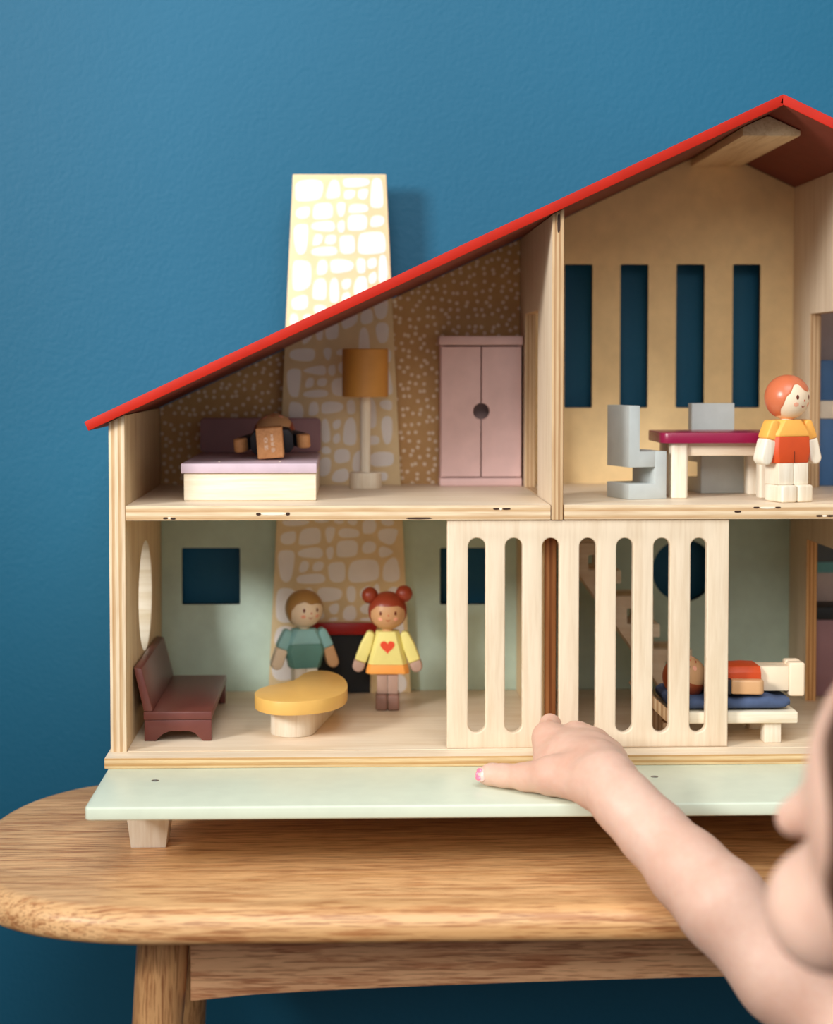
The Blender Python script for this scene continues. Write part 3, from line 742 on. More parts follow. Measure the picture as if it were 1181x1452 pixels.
# boy behind the kidney table
bx = U(431, 900, 0.172)
boy = thing('wooden_doll', 'wooden boy doll with sandy hair and teal shirt behind the mustard table', 'doll', (bx.x, 0.176, Z0), math.radians(14))
lv = [(0.029, 0.0125, 0.0085), (0.043, 0.0162, 0.0096), (0.052, 0.0140, 0.0092), (0.0605, 0.0098, 0.0080)]
body_section(lv, 0.0487, 0.0605, 'shirt_yoke', 'tshirt_hi', boy); body_section(lv, 0.029, 0.0486, 'shirt', 'tshirt_lo', boy)
legs(boy, 0.0095, 0.0075, 0.0126, 0.0289, 0.0104, 0.0115, 'pale_block_z', 'shoe')
neck(boy, 0.060, 0.067, 'toywood')
head(boy, 0.0154, 0.0768, 'toywood', 'sandhair', lerp_line([(-PI, -1.1), (-1.5, -1.0), (-1.25, -.5), (-1.05, .05), (-.75, .36), (-.35, .47), (.05, .33), (.35, .36), (.8, .30), (1.1, .0), (1.3, -.5), (1.6, -1.0), (PI, -1.1)]), 0.17)
arm(boy, -1, (-0.0135, -0.001, 0.0605), 0.34, 0.034, 0.0094, 0.0105, 0.48, 'tshirt_hi', 'toywood'); arm(boy, 1, (0.0135, -0.001, 0.0605), 0.34, 0.034, 0.0094, 0.0105, 0.48, 'tshirt_hi', 'toytan')

# girl with the heart sweater
gp = V(550, 1008, Z0)
girl = thing('wooden_doll', 'wooden girl doll with two hair buns and red heart sweater by the fireplace', 'doll', (gp.x, gp.y + .012, Z0), math.radians(-2))
lv = [(0.0288, 0.0172, 0.0100), (0.0305, 0.0172, 0.0100), (0.0625, 0.0092, 0.0078)]
body_section(lv, 0.0362, 0.0625, 'sweater', 'yel', girl); body_section(lv, 0.0288, 0.0361, 'sweater_hem', 'org', girl)
ht = []
for i in range(40):
    t = 2*PI*i/40; ht.append((0.00036*16*math.sin(t)**3, 0.0508 + 0.00036*(13*math.cos(t) - 5*math.cos(2*t) - 2*math.cos(3*t) - math.cos(4*t))))
bm = prism_bm(ht, 'Y', -0.0002, 0.0002)
bmesh.ops.transform(bm, matrix=Matrix.Translation((0, -0.0086, 0.0508)) @ Matrix.Rotation(-0.066, 4, 'X') @ Matrix.Translation((0, 0, -0.0508)), verts=bm.verts)
fin(bm, 'heart', 'heart', girl, False, 20)
legs(girl, 0.0084, 0.0070, 0.0124, 0.0287, 0.0094, 0.0110, 'trous', 'shoe', -0.002)
neck(girl, 0.062, 0.068, 'toytan')
head(girl, 0.0152, 0.0785, 'toytan', 'redhair', lerp_line([(-PI, -1.1), (-1.55, -1.0), (-1.25, -.35), (-1.0, .12), (-.6, .36), (0, .34), (.55, .36), (1.0, .16), (1.25, -.35), (1.55, -1.0), (PI, -1.1)]), 0.04,
     eyes=((-.40, -.02), (.40, -.02)), buns=((-1.57, .72, 0.0066), (1.57, .80, 0.0068)), cheek='cheek')
arm(girl, -1, (-0.0128, -0.001, 0.0622), 0.36, 0.0345, 0.0096, 0.0105, 0.74, 'yel', 'trous'); arm(girl, 1, (0.0128, -0.001, 0.0622), 0.36, 0.0345, 0.0096, 0.0105, 0.74, 'yel', 'trous')

# doll lying on the bed, soles toward the viewer: local z runs along the body away from the viewer
sp = V(383, 653, Z1 + .0275)
bd = thing('wooden_doll', 'wooden doll lying on the lilac bed with printed soles toward the viewer', 'doll', (sp.x, sp.y, Z1 + 0.0276 + 0.0092), rot=(0, 0, 0))
bd.rotation_euler = (Matrix.Rotation(-PI/2 + 0.105, 4, 'X') @ Matrix.Rotation(math.radians(-4), 4, 'Z')).to_euler()
lv = [(0.0288, 0.0165, 0.0092), (0.040, 0.0168, 0.0095), (0.0605, 0.0100, 0.0080)]
body_section(lv, 0.0288, 0.0605, 'dark_shirt', 'navy', bd)
legs(bd, 0.0098, 0.0080, 0.0112, 0.0287, 0.0100, 0.0118, 'navy', 'toybrown', -0.0036, True)
neck(bd, 0.060, 0.0665, 'toybrown')
head(bd, 0.0164, 0.0765, 'toytan', 'redhair', lerp_line([(-PI, -1.0), (-1.3, -.8), (-.9, .2), (0, .45), (.9, .2), (1.3, -.8), (PI, -1.0)]), 0.0)
arm(bd, -1, (-0.0145, 0.001, 0.0595), 0.36, 0.0345, 0.0092, 0.0105, 0.70, 'navy', 'toybrown'); arm(bd, 1, (0.0145, 0.001, 0.0595), 0.36, 0.0345, 0.0092, 0.0105, 0.70, 'navy', 'toybrown')
def text(body, size, x, y, z):
    cu = bpy.data.curves.new('print', 'FONT'); cu.body = body; cu.size = size; cu.extrude = 0.00006; cu.align_x = 'CENTER'; cu.align_y = 'CENTER'
    t = bpy.data.objects.new('print', cu); COL.objects.link(t); bpy.context.view_layer.update()
    me = bpy.data.meshes.new_from_object(t.evaluated_get(bpy.context.evaluated_depsgraph_get())); bpy.data.objects.remove(t)
    # letters lie in the sole plane, reading downward as seen by the viewer
    me.transform(Matrix.Diagonal((0.52, 1, 1, 1)))
    me.transform(Matrix.Translation((x, y, z)) @ Matrix.Rotation(PI, 4, 'X') @ Matrix.Rotation(-PI/2, 4, 'Z'))
    return link('sole_print', me, M['filler'], bd, False, 0)
text('tender leaf · Ellis', 0.0040, 0.0022, -0.0036, -0.00012); text('4724 · SBD', 0.0040, -0.0030, -0.0036, -0.00012)

# ------------------------------------------------------------------ middle room: chairs and table
def chair(label, x, y, rz, group=None):
    t = thing('toy_chair', label, 'toy chair', (x, y, Z1), rz)
    Lc, w = 0.0313, 0.0352
    prof = [(0, 0), (Lc, 0), (Lc, .0354), (.0087, .0354), (.0087, .0696), (0, .0696), (0, .0239), (Lc - .0098, .0239), (Lc - .0098, .0115), (0, .0115)]
    def part(nm, pts): fin(prism_bm(pts, 'Y', 0, w, 0.0006), nm, 'grey', t, False)
    part('backrest', [(0, .0354), (.0087, .0354), (.0087, .0696), (0, .0696)])
    part('seat', [(0, .0239), (Lc, .0239), (Lc, .0353), (0, .0353)])
    part('upright', [(Lc - .0098, .01155), (Lc, .01155), (Lc, .02385), (Lc - .0098, .02385)])
    part('base', [(0, 0), (Lc, 0), (Lc, .0115), (0, .0115)])
    return t
def chair1(label, x, y, rz):
    t = thing('toy_chair', label, 'toy chair', (x, y, Z1), rz)
    Lc, w = 0.0313, 0.0352
    bm = prism_bm([(.0087, .0355), (.0087, .0696), (0, .0696), (0, .0239), (Lc, .0239), (Lc, .0354), (.0087, .0354)][1:], 'Y', 0, w, 0.0006)
    bm.free()
    full = [(0, 0), (Lc, 0), (Lc, .0354), (.0087, .0354), (.0087, .0696), (0, .0696), (0, .0239), (Lc - .0098, .0239), (Lc - .0098, .0115), (0, .0115)]
    up = [(0, .0239), (Lc - .0098, .0239), (Lc - .0098, .0355), (.0087, .0355), (.0087, .0696), (0, .0696)]
    dn = [(0, 0), (Lc, 0), (Lc, .0355), (Lc - .0097, .0355), (Lc - .0097, .0115), (0, .0115)]
    fin(prism_bm(up, 'Y', 0, w, 0.0003), 'backrest', 'grey', t, False); fin(prism_bm(dn, 'Y', 0, w, 0.0003), 'seat', 'grey', t, False)
    return t
c1 = V(892, 709, Z1)
chair1('pale grey S-shaped toy chair seen sideways left of the burgundy table', c1.x, c1.y, math.radians(19))
c2 = V(997, 700, Z1)
chair1('pale grey S-shaped toy chair behind the burgundy table facing the viewer', c2.x - .006, c2.y + .031, math.radians(-82))
t0 = V(951.5, 707, Z1); 
tb = thing('toy_table', 'small toy table with burgundy top and pale wood legs', 'toy table', (t0.x, t0.y, Z1))
TH = 0.0492
fin(prism_bm(rrect(-0.0085, 0.088, -0.0055, 0.057, 0.008), 'Z', TH - .0078, TH, 0.0006), 'tabletop', 'burgundy', tb, False)
for x in (0, 0.0665):
    for y in (0, 0.038): fin(prism_bm(rrect(x, x + .0127, y, y + .0127, .0025), 'Z', 0, TH - .0079, 0.0004, 1), 'leg', 'pale_block_z', tb, False)
for y in (0.004, 0.042): loc_box('apron', 'birch_x', tb, 0.0128, 0.0664, y, y + .0055, TH - .0175, TH - .0079, 0.0004)
for x in (0.0035, 0.0700): loc_box('apron', 'birch_x', tb, x, x + .0055, 0.0128, 0.0379, TH - .0175, TH - .0079, 0.0004)

# right upper room: blue cupboard seen through the doorway
cup = thing('cupboard', 'blue toy cupboard with white band seen through the upper doorway', 'toy cupboard', (0.425, 0.203, Z1))
loc_box('body', 'bluepaint', cup, -0.039, 0.035, -0.016, 0.0205, 0, 0.0555)
loc_box('band', 'filler', cup, -0.0395, 0.0355, -0.0168, 0.0205, 0.0556, 0.0705)
loc_box('upper_body', 'bluepaint', cup, -0.039, 0.035, -0.016, 0.0205, 0.0706, 0.1040)
# right lower room
wsh = thing('washstand', 'mauve toy washstand with black counter seen through the lower doorway', 'toy washstand', (0.4285, 0.20, Z0))
loc_box('cabinet', 'mauve', wsh, -0.043, 0.04, -0.012, 0.0235, 0, 0.064)
loc_box('counter', 'black', wsh, -0.0445, 0.042, -0.014, 0.0235, 0.0641, 0.0745)
pn = thing('picture', 'grey and teal toy picture above the black counter', 'toy picture', (0.4285, 0.2238, Z0))
fin(prism_bm([(-0.0452, 0.108), (0.03, 0.108), (0.03, 0.142), (-0.02, 0.142)], 'Y', -0.0012, -0.0003, 0), 'dark_field', 'darkgrey', pn, False)
fin(prism_bm([(-0.038, 0.099), (0.03, 0.099), (0.03, 0.1079), (-0.0452, 0.1079)], 'Y', -0.0012, -0.0003, 0), 'teal_field', 'tealpaint', pn, False)

# ------------------------------------------------------------------ lower left room
sofa = thing('toy_sofa', 'dark brown toy sofa with leaning back against the left wall', 'toy sofa', (-0.126, 0.107, Z0))
SL = 0.0735
def endboard(y):
    p = [(-0.0246, 0), (-0.0165, 0), (-0.011, 0.0052), (-0.006, 0.0072), (0.008, 0.0072), (0.012, 0.0058), (0.0178, 0), (0.0243, 0), (0.0243, 0.0155), (-0.0246, 0.0155)]
    fin(prism_bm(p, 'Y', y, y + .009, 0.0006), 'leg_board', 'brownsofa', sofa, False)
endboard(-SL); endboard(SL - .009)
loc_box('seat', 'brownsofa', sofa, -0.0252, 0.0247, -SL - .0006, SL, 0.0156, 0.0218, 0.0009)
fin(prism_bm([(-0.0250, 0.0219), (-0.0182, 0.0219), (-0.0262, 0.0535), (-0.0322, 0.0545)], 'Y', -SL - .0004, SL, 0.0009), 'backrest', 'brownsofa', sofa, False)

# kidney table
ZK = Z0 + 0.031
kp = [(2, 748), (8, 728), (50, 702), (130, 684), (220, 666), (275, 648), (310, 618), (350, 600), (420, 593), (500, 600), (565, 628), (598, 662), (606, 695), (590, 730), (540, 758), (460, 779), (360, 791), (250, 798), (140, 796), (60, 782), (15, 765)]
kw = [V(360 + a/4.542, 820 + b/4.542, ZK) for a, b in kp]
kc = Vector((sum(v.x for v in kw)/len(kw), sum(v.y for v in kw)/len(kw)))
kt = thing('coffee_table', 'kidney-shaped toy coffee table with mustard top', 'toy table', (kc.x, kc.y, Z0))
fin(prism_bm(chaikin([(v.x - kc.x, v.y - kc.y) for v in kw], 2), 'Z', 0.0208, 0.031, 0.0006, 2, 50), 'tabletop', 'yellowtop', kt, False)
la = V(414, 1047, Z0); lb = V(462, 1016, Z0)
q0 = Vector((la.x - kc.x, la.y - kc.y + .018)); q1 = Vector((lb.x - kc.x - 0.010, lb.y - kc.y + .016))
ax = (q1 - q0).normalized(); nn = Vector((-ax.y, ax.x)); r = 0.0165
st = [q0 + (-ax*math.sin(a) + nn*math.cos(a))*r for a in [PI*i/14 for i in range(15)]] + [q1 + (ax*math.sin(a) - nn*math.cos(a))*r for a in [PI*i/14 for i in range(15)]]
fin(prism_bm([tuple(v) for v in st], 'Z', 0, 0.0207, 0.0006, 2, 50), 'pedestal', 'pale_block_z', kt, False)

# ------------------------------------------------------------------ lower middle room: stairs, daybed, lying doll
sy = 0.150
def S(px, py): v = U(px, py, sy); return (v.x, v.z)
zfp = 522 + 0.273*F/(D + sy)
rise, run = 75.5, 54.5
steps = []                       # outline of the stepped stringer in picture points
xs, ys = 880.0, 770.0
out = [(772, 738 + 22), (772, 700 + 70)]
pts = [(775, 745)]
k0 = -1
x, y = 872 - run, 770
pts = [(790, 738.5), (x, 738.5), (x, 770)]
while y < zfp - rise:
    pts += [(x + run, y), (x + run, y + rise)]; x += run; y += rise
pts += [(x + 25, y), (x + 25, zfp)]
pts += [(955, zfp)]
pts += [(955 - (zfp - 812)/1.43, 812 - 0), (790, 770)]
sz = [S(*p) for p in pts]
sz = [(a, max(b, Z0 + .0001)) for a, b in sz]
sz = [(a, min(b, Z1 - FT - .0004)) for a, b in sz]
stair = thing('toy_staircase', 'stepped pale wood toy staircase behind the sliding gate', 'toy staircase', (U(890, 900, sy).x, sy + .02, Z0))
def sq(px0, px1, py0, py1): a, b = S(px0, py1), S(px1, py0); return rrect(a[0], b[0], a[1], b[1], .0012, 3)
holes = [sq(834, 850, 787, 808), sq(889, 905, 863, 885), sq(943, 959, 938, 960)]
for y0 in (sy, sy + .034):
    plate('stringer', sz, holes, 'Y', y0, y0 + .008, 'birch_x', 'birch_x', stair)
x, y = 872 - run, 770
for k in range(4):
    a, b = S(x - 6, y + 0), S(x + run + 8, y - 10.5)
    if k: pass
    x += run; y += rise
for (px, py) in ((880, 808), (935, 884), (990, 960)):
    a, b = S(px - 26, py + 19), S(px, py)
    fin(box_bm(a[0], b[0], sy - .0035, sy + .045, a[1], b[1], 0.0012), 'tread', 'pale_block', stair)
for (px, py) in ((899, 846), (953, 921.5)):
    a, b = S(px - 27, py + 4), S(px + 27, py)
    fin(box_bm(a[0], b[0], sy + .0082, sy + .0338, a[1], b[1], 0.0006), 'landing', 'birch_warm', stair)

dp = V(1095, 1054, Z0)
DYB = dp.y
day = thing('daybed', 'pale toy daybed with raised head end under the blue cushion', 'toy daybed', (0.285, DYB + .03, Z0))
xr = U(1130, 1015, DYB).x - 0.285; xl = U(948, 1010, DYB).x - 0.285
loc_box('bed_board', 'pale_block', day, xl, xr, -0.033, 0.033, 0.0150, 0.0236, 0.0012)
a = U(1084, 1040, DYB).x - 0.285; b = U(1108, 1040, DYB).x - 0.285
for y in (-0.029, 0.017): loc_box('leg', 'pale_block_z', day, a, b, y, y + .012, 0, 0.0149, 0.0006)
fin(prism_bm([(xl - .001, 0.0155), (xl + .0035, 0.022), (xl - .016, 0.0385), (xl - .0195, 0.0335)], 'Y', -0.031, 0.031, 0.0006), 'head_rest', 'ply_jamb', day, False)
for y in (-0.029, 0.017): loc_box('leg', 'ply_jamb', day, xl - .0035, xl + .009, y, y + .012, 0, 0.0149, 0.0004)
cushion = bmesh.new()
cu_x0, cu_x1 = xl + .0005, U(1122, 990, DYB).x - 0.285
cr = []
n = 26
for i in range(n + 1):
    t = i/n; x = cu_x0 + (cu_x1 - cu_x0)*t
    e = min(1, min(t, 1 - t)*14)**.5
    sag = 0.0010*math.sin(t*19) + 0.0008*math.sin(t*31 + 1)
    ring = []
    for j in range(20):
        an = 2*PI*j/20; cy, sz_ = math.cos(an), math.sin(an)
        yy = 0.030*math.copysign(abs(cy)**.45, cy); zz = 0.0050*math.copysign(abs(sz_)**.5, sz_)
        ring.append((x, yy*(0.9 + .1*e), 0.0292 + zz*(0.45 + .55*e) + (sag if sz_ > 0 else 0)))
    cr.append(ring)
mt = thing('cushion', 'dark blue cloth cushion on the daybed under the lying doll', 'cushion', (0.285, DYB + .03, Z0 + .0237))
bmc = loft_bm([[(p[0], p[1], p[2] - .0237) for p in r_] for r_ in cr]); fin(bmc, 'cover', 'bluecloth', mt, False, 60)

# lying doll: local z of the doll runs toward the head end (-x)
ly = thing('wooden_doll', 'wooden doll with ruddy hair lying on the blue cushion behind the gate', 'doll', (U(1137, 965, DYB + .02).x, DYB + .022, Z0 + .0352 + .0098), rot=(0, -PI/2, 0))
ly.rotation_euler = (Matrix.Rotation(-PI/2, 4, 'Y') @ Matrix.Rotation(PI/2, 4, 'Z')).to_euler()
lv = [(0.0335, 0.0150, 0.0096), (0.043, 0.0160, 0.0100), (0.064, 0.0135, 0.0092), (0.071, 0.0100, 0.0080)]
body_section(lv, 0.0600, 0.071, 'dark_collar', 'navy', ly); body_section(lv, 0.0335, 0.0599, 'rust_shorts', 'womred', ly)
legs(ly, 0.0100, 0.0090, 0.0118, 0.0334, 0.0108, 0.0125, 'toywood', 'toywood', 0.0006)
neck(ly, 0.0705, 0.076, 'toywood')
head(ly, 0.0160, 0.0868, 'toytan', 'ruddyhair', lerp_line([(-PI, -1.0), (-1.4, -.8), (-1.1, .0), (-.6, .4), (0, .35), (.6, .4), (1.1, 0), (1.4, -.8), (PI, -1.0)]), -0.55)
arm(ly, -1, (-0.0150, 0.0040, 0.0695), 0.14, 0.037, 0.0092, 0.0105, 0.36, 'navy', 'toytan'); arm(ly, 1, (0.0150, 0.0040, 0.0695), 0.14, 0.037, 0.0092, 0.0105, 0.36, 'navy', 'toytan')

# ------------------------------------------------------------------ the child: one continuous surface grown from rounded cones
def sdf_mesh(name, prims, vox, smooth_iter=2):
    """prims: (p0, p1, r0, r1, blend) rounded cones, joined with a smooth union; surface by naive surface nets"""
    lo = np.min([np.minimum(p[0], p[1]) - max(p[2], p[3]) for p in prims], axis=0) - 3*vox
    hi = np.max([np.maximum(p[0], p[1]) + max(p[2], p[3]) for p in prims], axis=0) + 3*vox
    n = np.ceil((hi - lo)/vox).astype(int) + 1
    G = np.full(tuple(n), 1.0, np.float32)
    for p0, p1, r0, r1, k in prims:
        p0, p1 = np.array(p0), np.array(p1); m = max(r0, r1) + k*2 + 4*vox
        i0 = np.maximum(0, np.floor((np.minimum(p0, p1) - m - lo)/vox).astype(int)); i1 = np.minimum(n, np.ceil((np.maximum(p0, p1) + m - lo)/vox).astype(int) + 1)
        ax_ = [(lo[a] + vox*np.arange(i0[a], i1[a])).astype(np.float32) for a in range(3)]
        X, Y, Z = np.meshgrid(*ax_, indexing='ij')
        d = p1 - p0; L2 = float(d @ d) + 1e-12
        t = np.clip(((X - p0[0])*d[0] + (Y - p0[1])*d[1] + (Z - p0[2])*d[2])/L2, 0, 1)
        dist = np.sqrt((X - p0[0] - t*d[0])**2 + (Y - p0[1] - t*d[1])**2 + (Z - p0[2] - t*d[2])**2) - (r0 + (r1 - r0)*t)
        s = tuple(slice(i0[a], i1[a]) for a in range(3)); g = G[s]
        h = np.clip(0.5 + 0.5*(g - dist)/k, 0, 1)
        G[s] = np.minimum(g*(1 - h) + dist*h - k*h*(1 - h), np.minimum(g, dist))
    ins = G < 0
    c = np.zeros(tuple(n - 1), np.int8)
    for a in (0, 1):
        for b in (0, 1):
            for e in (0, 1): c += ins[a:n[0]-1+a, b:n[1]-1+b, e:n[2]-1+e]
    act = (c > 0) & (c < 8); idx = np.argwhere(act)
    vid = np.full(act.shape, -1, np.int32); vid[act] = np.arange(len(idx))
    pos = np.zeros((len(idx), 3)); cnt = np.zeros(len(idx))
    offs = [(a, b, e) for a in (0, 1) for b in (0, 1) for e in (0, 1)]
    for i, A_ in enumerate(offs):
        for B_ in offs[i+1:]:
            if sum(abs(u - v) for u, v in zip(A_, B_)) != 1: continue
            ga = G[idx[:,0]+A_[0], idx[:,1]+A_[1], idx[:,2]+A_[2]]; gb = G[idx[:,0]+B_[0], idx[:,1]+B_[1], idx[:,2]+B_[2]]
            mk = (ga < 0) != (gb < 0); t = np.where(mk, ga/np.where(mk, ga - gb, 1), 0)
            P_ = np.array(A_)[None] + t[:, None]*(np.array(B_) - np.array(A_))[None]
            pos += P_*mk[:, None]; cnt += mk
    verts = lo + vox*(idx + pos/np.maximum(cnt, 1)[:, None])
    faces = []
    for ax0 in range(3):
        s0 = [slice(1, -1)]*3; s0[ax0] = slice(0, -1); s1 = [slice(1, -1)]*3; s1[ax0] = slice(1, None)
        a_, b_ = ins[tuple(s0)], ins[tuple(s1)]; ch = np.argwhere(a_ != b_)
        if not len(ch): continue
        fl = a_[tuple(ch.T)]
        base = ch + 1; base[:, ax0] -= 1
        u, v = [(1, 2), (2, 0), (0, 1)][ax0]
        q = []
        for du, dv in ((-1, -1), (0, -1), (0, 0), (-1, 0)):
            w = base.copy(); w[:, u] += du; w[:, v] += dv
            q.append(vid[w[:, 0], w[:, 1], w[:, 2]])
        q = np.stack(q, 1); q[~fl] = q[~fl][:, ::-1]
        faces.append(q)
    faces = np.concatenate(faces)
    faces = faces[(faces >= 0).all(1)]
    me = bpy.data.meshes.new(name); me.from_pydata(verts.tolist(), [], faces.tolist()); me.update()
    if smooth_iter:
        bm = bmesh.new(); bm.from_mesh(me)
        for _ in range(smooth_iter): bmesh.ops.smooth_vert(bm, verts=bm.verts, factor=0.4, use_axis_x=True, use_axis_y=True, use_axis_z=True)
        bm.to_mesh(me); bm.free()
    return me
def P(px, py, Y): v = U(px, py, Y); return np.array((v.x, v.y, v.z))
prims = []
def limb(pts, k=0.006):
    for (p0, r0), (p1, r1) in zip(pts, pts[1:]): prims.append((p0, p1, r0, r1, k))
HK = 0.0045
# head: skull, brow, cheeks, nose, jaw
SKY = -0.575
skull = P(1440, 1140, SKY); sc4 = (D + SKY)/F
prims.append((skull, skull + np.array((0.004, -0.012, 0.012)), 300*sc4, 290*sc4, 0.02))
cheekL = P(1178, 1287, SKY + .045)
prims.append((cheekL, P(1260, 1250, SKY + .03), 0.0262, 0.033, 0.010))
prims.append((P(1300, 1330, SKY + .05), cheekL + np.array((0.03, 0.01, -0.012)), 0.030, 0.022, 0.014))
nose = P(1128, 1160, SKY + .085)
prims.append((nose, P(1180, 1130, SKY + .066), 0.0086, 0.011, 0.0035))
prims.append((P(1222, 1095, SKY + .05), P(1330, 1060, SKY + .058), 0.018, 0.03, 0.012))
prims.append((P(1205, 1345, SKY + .066), P(1270, 1385, SKY + .06), 0.012, 0.016, 0.01))
prims.append((P(1240, 1110, SKY + .066), P(1258, 1300, SKY + .066), 0.0235, 0.0245, 0.012))
prims.append((P(1330, 1100, SKY + .060), P(1345, 1300, SKY + .055), 0.026, 0.027, 0.014))
# neck, chest, shoulders
chest = np.array((0.285, -0.605, CZ - 0.42)); belly = np.array((0.29, -0.60, CZ - 0.62))
shR = np.array((0.372, -0.50, CZ - 0.365)); shL = np.array((0.175, -0.66, CZ - 0.365))
nk = skull + np.array((0.012, -0.01, -0.10))
limb([(skull + np.array((0.006, -0.01, -0.04)), 0.042), (nk, 0.034), (chest + np.array((0, 0, .03)), 0.05), (chest, 0.07), (belly, 0.075)], 0.02)
limb([(shL, 0.04), (chest + np.array((0, 0, .02)), 0.055), (shR, 0.04)], 0.02)
# right arm, elbow, wrist
elb = P(1215, 1482, -0.262)
wri = P(868, 1120, -0.146)
limb([(shR, 0.036), ((shR + elb)/2, 0.031), (elb, 0.0265)], 0.015)
limb([(elb, 0.0242), (P(1112, 1385, -0.240), 0.0264), (P(1024, 1283, -0.217), 0.0258), (P(976, 1234, -0.194), 0.0231), (P(925, 1180, -0.171), 0.0198), (P(887, 1140, -0.155), 0.0184), (wri, 0.0188)], 0.010)
# left arm hanging
elbL = np.array((0.12, -0.62, CZ - 0.60)); limb([(shL, 0.036), (elbL, 0.026), (np.array((0.17, -0.50, CZ - 0.70)), 0.018)], 0.012)
hl = np.array((0.17, -0.50, CZ - 0.70)); 
for i in range(4): limb([(hl + np.array((0.018 - .012*i, 0.03, -.01)), 0.011), (hl + np.array((0.022 - .014*i, 0.055, -.016)), 0.0068), (hl + np.array((0.022 - .014*i, 0.078, -.030)), 0.006)], HK)
limb([(hl, 0.017), (hl + np.array((0, .03, -.01)), 0.016)], 0.008); limb([(hl, 0.012), (hl + np.array((.03, .025, 0)), 0.008), (hl + np.array((.036, .045, -.004)), 0.0068)], HK)
# right hand: palm fan from wrist to knuckles
kn = [(777, 1043, -0.050, .0102), (817, 1042, -0.046, .0100), (845, 1052, -0.050, .0096), (868, 1070, -0.060, .0090)]
for px, py, y, r in kn:
    limb([(wri + np.array((-.002, .012, .001)), 0.0158), (P((px*.55 + 848*.45), (py*.55 + 1108*.45), y*.55 - .118*.45), 0.0135), (P(px, py, y), r)], 0.009)
prims.append((P(775, 1050, -0.055), P(777, 1082, -0.075), 0.0098, 0.0104, 0.006))
prims.append((P(806, 1122, -0.116), P(834, 1122, -0.130), 0.0118, 0.0135, 0.008))
prims.append((P(800, 1096, -0.085), P(840, 1106, -0.105), 0.0150, 0.0165, 0.010))
# fingers curl over toward the gate, then down
def finger(a, b, c, d, r):
    limb([(P(*a), r), (P(*b), r*.92), (P(*c), r*.84), (P(*d), r*.74)], 0.003)
finger((780, 1043, -0.050), (780, 1028.0, -0.027), (782, 1037, -0.0105), (783, 1052, -0.0075), 0.0082)
finger((817, 1042, -0.046), (816, 1043, -0.022), (815, 1050, -0.0105), (814, 1056, -0.0095), 0.0082)
finger((845, 1052, -0.050), (846, 1053, -0.026), (844, 1054, -0.0115), (842, 1058, -0.0105), 0.0079)
finger((868, 1070, -0.060), (871, 1072, -0.040), (868, 1076, -0.034), (864, 1084, -0.032), 0.0070)
# thumb leaves the side of the palm and lies flat on the deck
zth = Z0 - 0.0076
limb([(P(826, 1108, -0.115), 0.0155), (P(782, 1112, -0.106), 0.0128), (P(746, 1108, -0.094), 0.0092), (P(715, 1106, -0.084), 0.0076), (P(697, 1103, -0.078), 0.0072), (P(688, 1102, -0.077), 0.0060)], 0.0035)
def lift(p, r):                  # nothing of the hand sinks into the deck
    if p[1] > -0.140 and p[2] - r < zth + .0014 and p[2] > zth - .03: p = p.copy(); p[2] = zth + r + .0014
    return p
prims = [(lift(np.array(a), c), lift(np.array(b), d), c, d, e) for a, b, c, d, e in prims]
child = thing('person', 'child seen from behind reaching out the right arm to the sliding gate', 'person', (0.29, -0.6, 0))
skinme = sdf_mesh('body', prims, 0.0022, 2)
for v in skinme.vertices:          # the hand rests on the deck and on the base, it does not sink in
    if v.co.y > -0.0205 and v.co.z < Z0 + .0002: v.co.z = Z0 + .0002
    elif v.co.y > -0.1245 and Z0 - .02 < v.co.z < Z0 - .0074: v.co.z = Z0 - .0074
bodyo = link('body', skinme, 'skin', child, True, 180)
# thumbnail with chipped polish
def nail_patch(name, c, right, up, nrm, ra, rb, mat, bulge, mask=None):
    bm = bmesh.new(); N, K = 24, 5; rows = [[bm.verts.new(Vector(c) + nrm*bulge)]]
    for k in range(1, K + 1):
        f = k/K; row = []
        for i in range(N):
            a = 2*PI*i/N; ca, sa = math.cos(a), math.sin(a)
            x = ra*f*math.copysign(abs(ca)**.75, ca); y = rb*f*math.copysign(abs(sa)**.75, sa)
            row.append(bm.verts.new(Vector(c) + right*x + up*y + nrm*(bulge*(1 - f*f) - 0.0012*max(0, f - .8)*5*.3)))
        rows.append(row)
    for i in range(N): bm.faces.new((rows[0][0], rows[1][i], rows[1][(i + 1) % N]))
    for a_, b_ in zip(rows[1:], rows[2:]):
        for i in range(N): bm.faces.new((a_[i], b_[i], b_[(i + 1) % N], a_[(i + 1) % N]))
    return fin(bm, name, mat, bodyo, True, 60)
nc = P(686, 1104, -0.0775); nv = Vector((-0.62, -0.72, 0.30)).normalized()
nr = Vector((0.72, -0.62, 0)).normalized() ; nup = nv.cross(nr)
if nup.z < 0: nup = -nup
tipc = Vector(prims[-1][1]); cen = tipc + nv*0.0056
nl = nail_patch('thumbnail', cen, nr, nup, nv, 0.0040, 0.0046, 'nail', 0.0010)
for dx, dz, a, b in ((-0.0012, 0.0024, 0.0022, 0.0017), (-0.0010, -0.0022, 0.0024, 0.0018), (-.0026, 0.0, .0010, .0026)):
    nail_patch('nail_polish', cen + nr*dx + nup*dz + nv*0.00075, nr, nup, nv, a, b, 'polish', 0.0004)
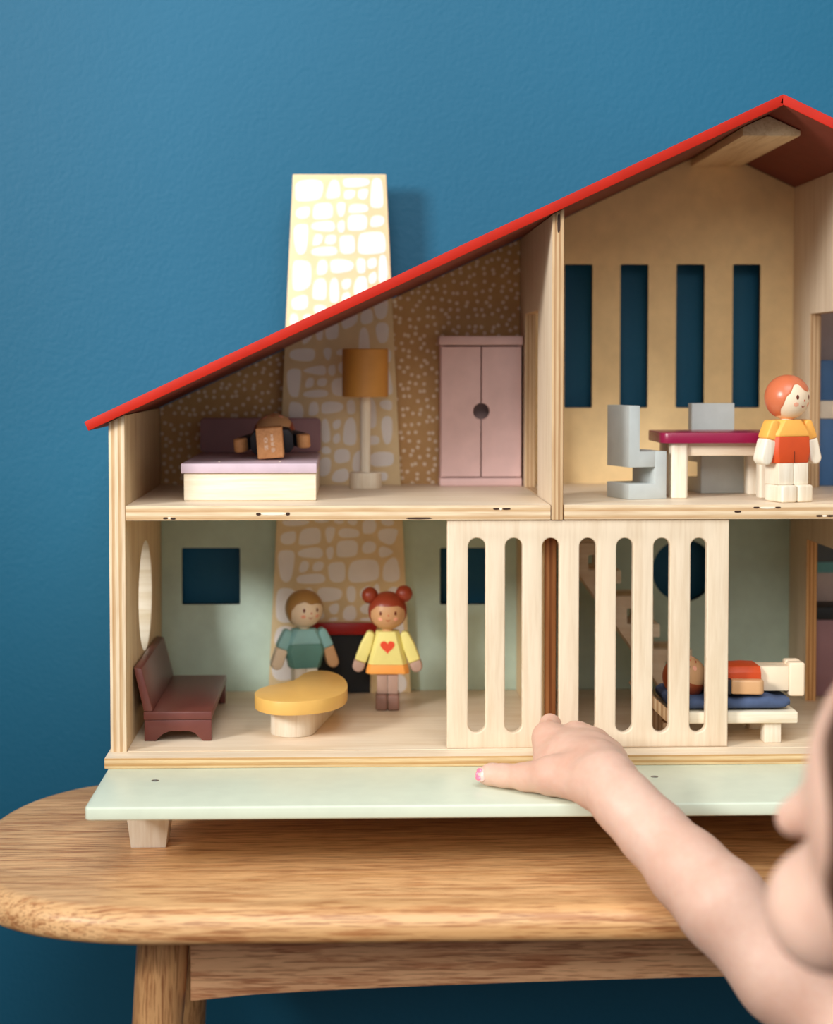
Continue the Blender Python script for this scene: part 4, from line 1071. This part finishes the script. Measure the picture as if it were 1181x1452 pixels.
# eyes and mouth, on the far side of the head
for q in (P(1170, 1116, SKY + .057), skull + np.array((-0.008, 0.0755, 0.006))):
    b2 = bmesh.new(); bmesh.ops.create_uvsphere(b2, u_segments=20, v_segments=14, radius=0.0085)
    bmesh.ops.translate(b2, verts=b2.verts, vec=Vector(q)); fin(b2, 'eye', 'eye', bodyo, True, 60)
b2 = loft_bm([[(x + 0.0035*math.cos(a)*w, y + 0.004*math.sin(a), z + 0.0042*math.sin(a)*w) for a in [2*PI*i/12 for i in range(12)]]
              for (x, y, z), w in ((P(1182, 1262, SKY + .086), .3), (P(1200, 1264, SKY + .0905), 1), (P(1225, 1264, SKY + .0915), 1), (P(1250, 1262, SKY + .090), .3))])
fin(b2, 'lips', 'lip', bodyo, True, 60)
# hair on the back of the head
hp = [(skull + np.array((0.0115, -0.012, 0.012)), skull + np.array((0.016, -0.020, 0.000)), 0.0800, 0.080, 0.02),
      (skull + np.array((0.030, -0.045, -0.02)), skull + np.array((0.036, -0.062, -0.125)), 0.052, 0.034, 0.02),
      (skull + np.array((0.074, -0.010, -0.01)), skull + np.array((0.070, -0.018, -0.11)), 0.024, 0.016, 0.015),
      (P(1330, 1090, SKY - .03), P(1305, 1240, SKY - .03), 0.040, 0.027, 0.02),
      (P(1420, 1110, SKY - .05), P(1400, 1300, SKY - .06), 0.045, 0.035, 0.02),
      (P(1305, 1240, SKY - .03), P(1345, 1430, SKY - .05), 0.027, 0.020, 0.012)]
hp += [(P(1245, 1130, SKY - .03), P(1206, 1255, SKY - .012), 0.012, 0.0085, 0.006), (P(1206, 1255, SKY - .012), P(1212, 1345, SKY - .010), 0.0085, 0.006, 0.006), (P(1270, 1080, SKY - .045), P(1245, 1130, SKY - .03), 0.02, 0.012, 0.008)]
hme = sdf_mesh('hair', hp, 0.004, 1)
link('hair', hme, 'hair', child, True, 180)
# shirt and trousers (kneeling)
sp_ = [(shL, shR, 0.047, 0.047, 0.02), (chest, belly, 0.082, 0.086, 0.02), (belly, belly + np.array((0, 0, -.05)), 0.086, 0.086, 0.02), (shR, shR + (elb - shR)*.45, 0.044, 0.043, 0.01), (shL, shL + (elbL - shL)*.5, 0.044, 0.043, 0.01)]
link('shirt', sdf_mesh('shirt', sp_, 0.006, 2), 'shirtcloth', child, True, 180)
tp = []
for s in (-1, 1):
    hip = np.array((0.29 + s*.045, -0.60, 0.125)); kn_ = np.array((0.29 + s*.06, -0.46, 0.062)); an = np.array((0.29 + s*.06, -0.70, 0.045))
    tp += [(hip, kn_, 0.062, 0.05, 0.02), (kn_, an, 0.048, 0.036, 0.01)]
tp.append((np.array((0.245, -0.60, 0.15)), np.array((0.335, -0.60, 0.15)), 0.08, 0.08, 0.02))
link('trousers', sdf_mesh('trousers', tp, 0.008, 2), 'jeans', child, True, 180)
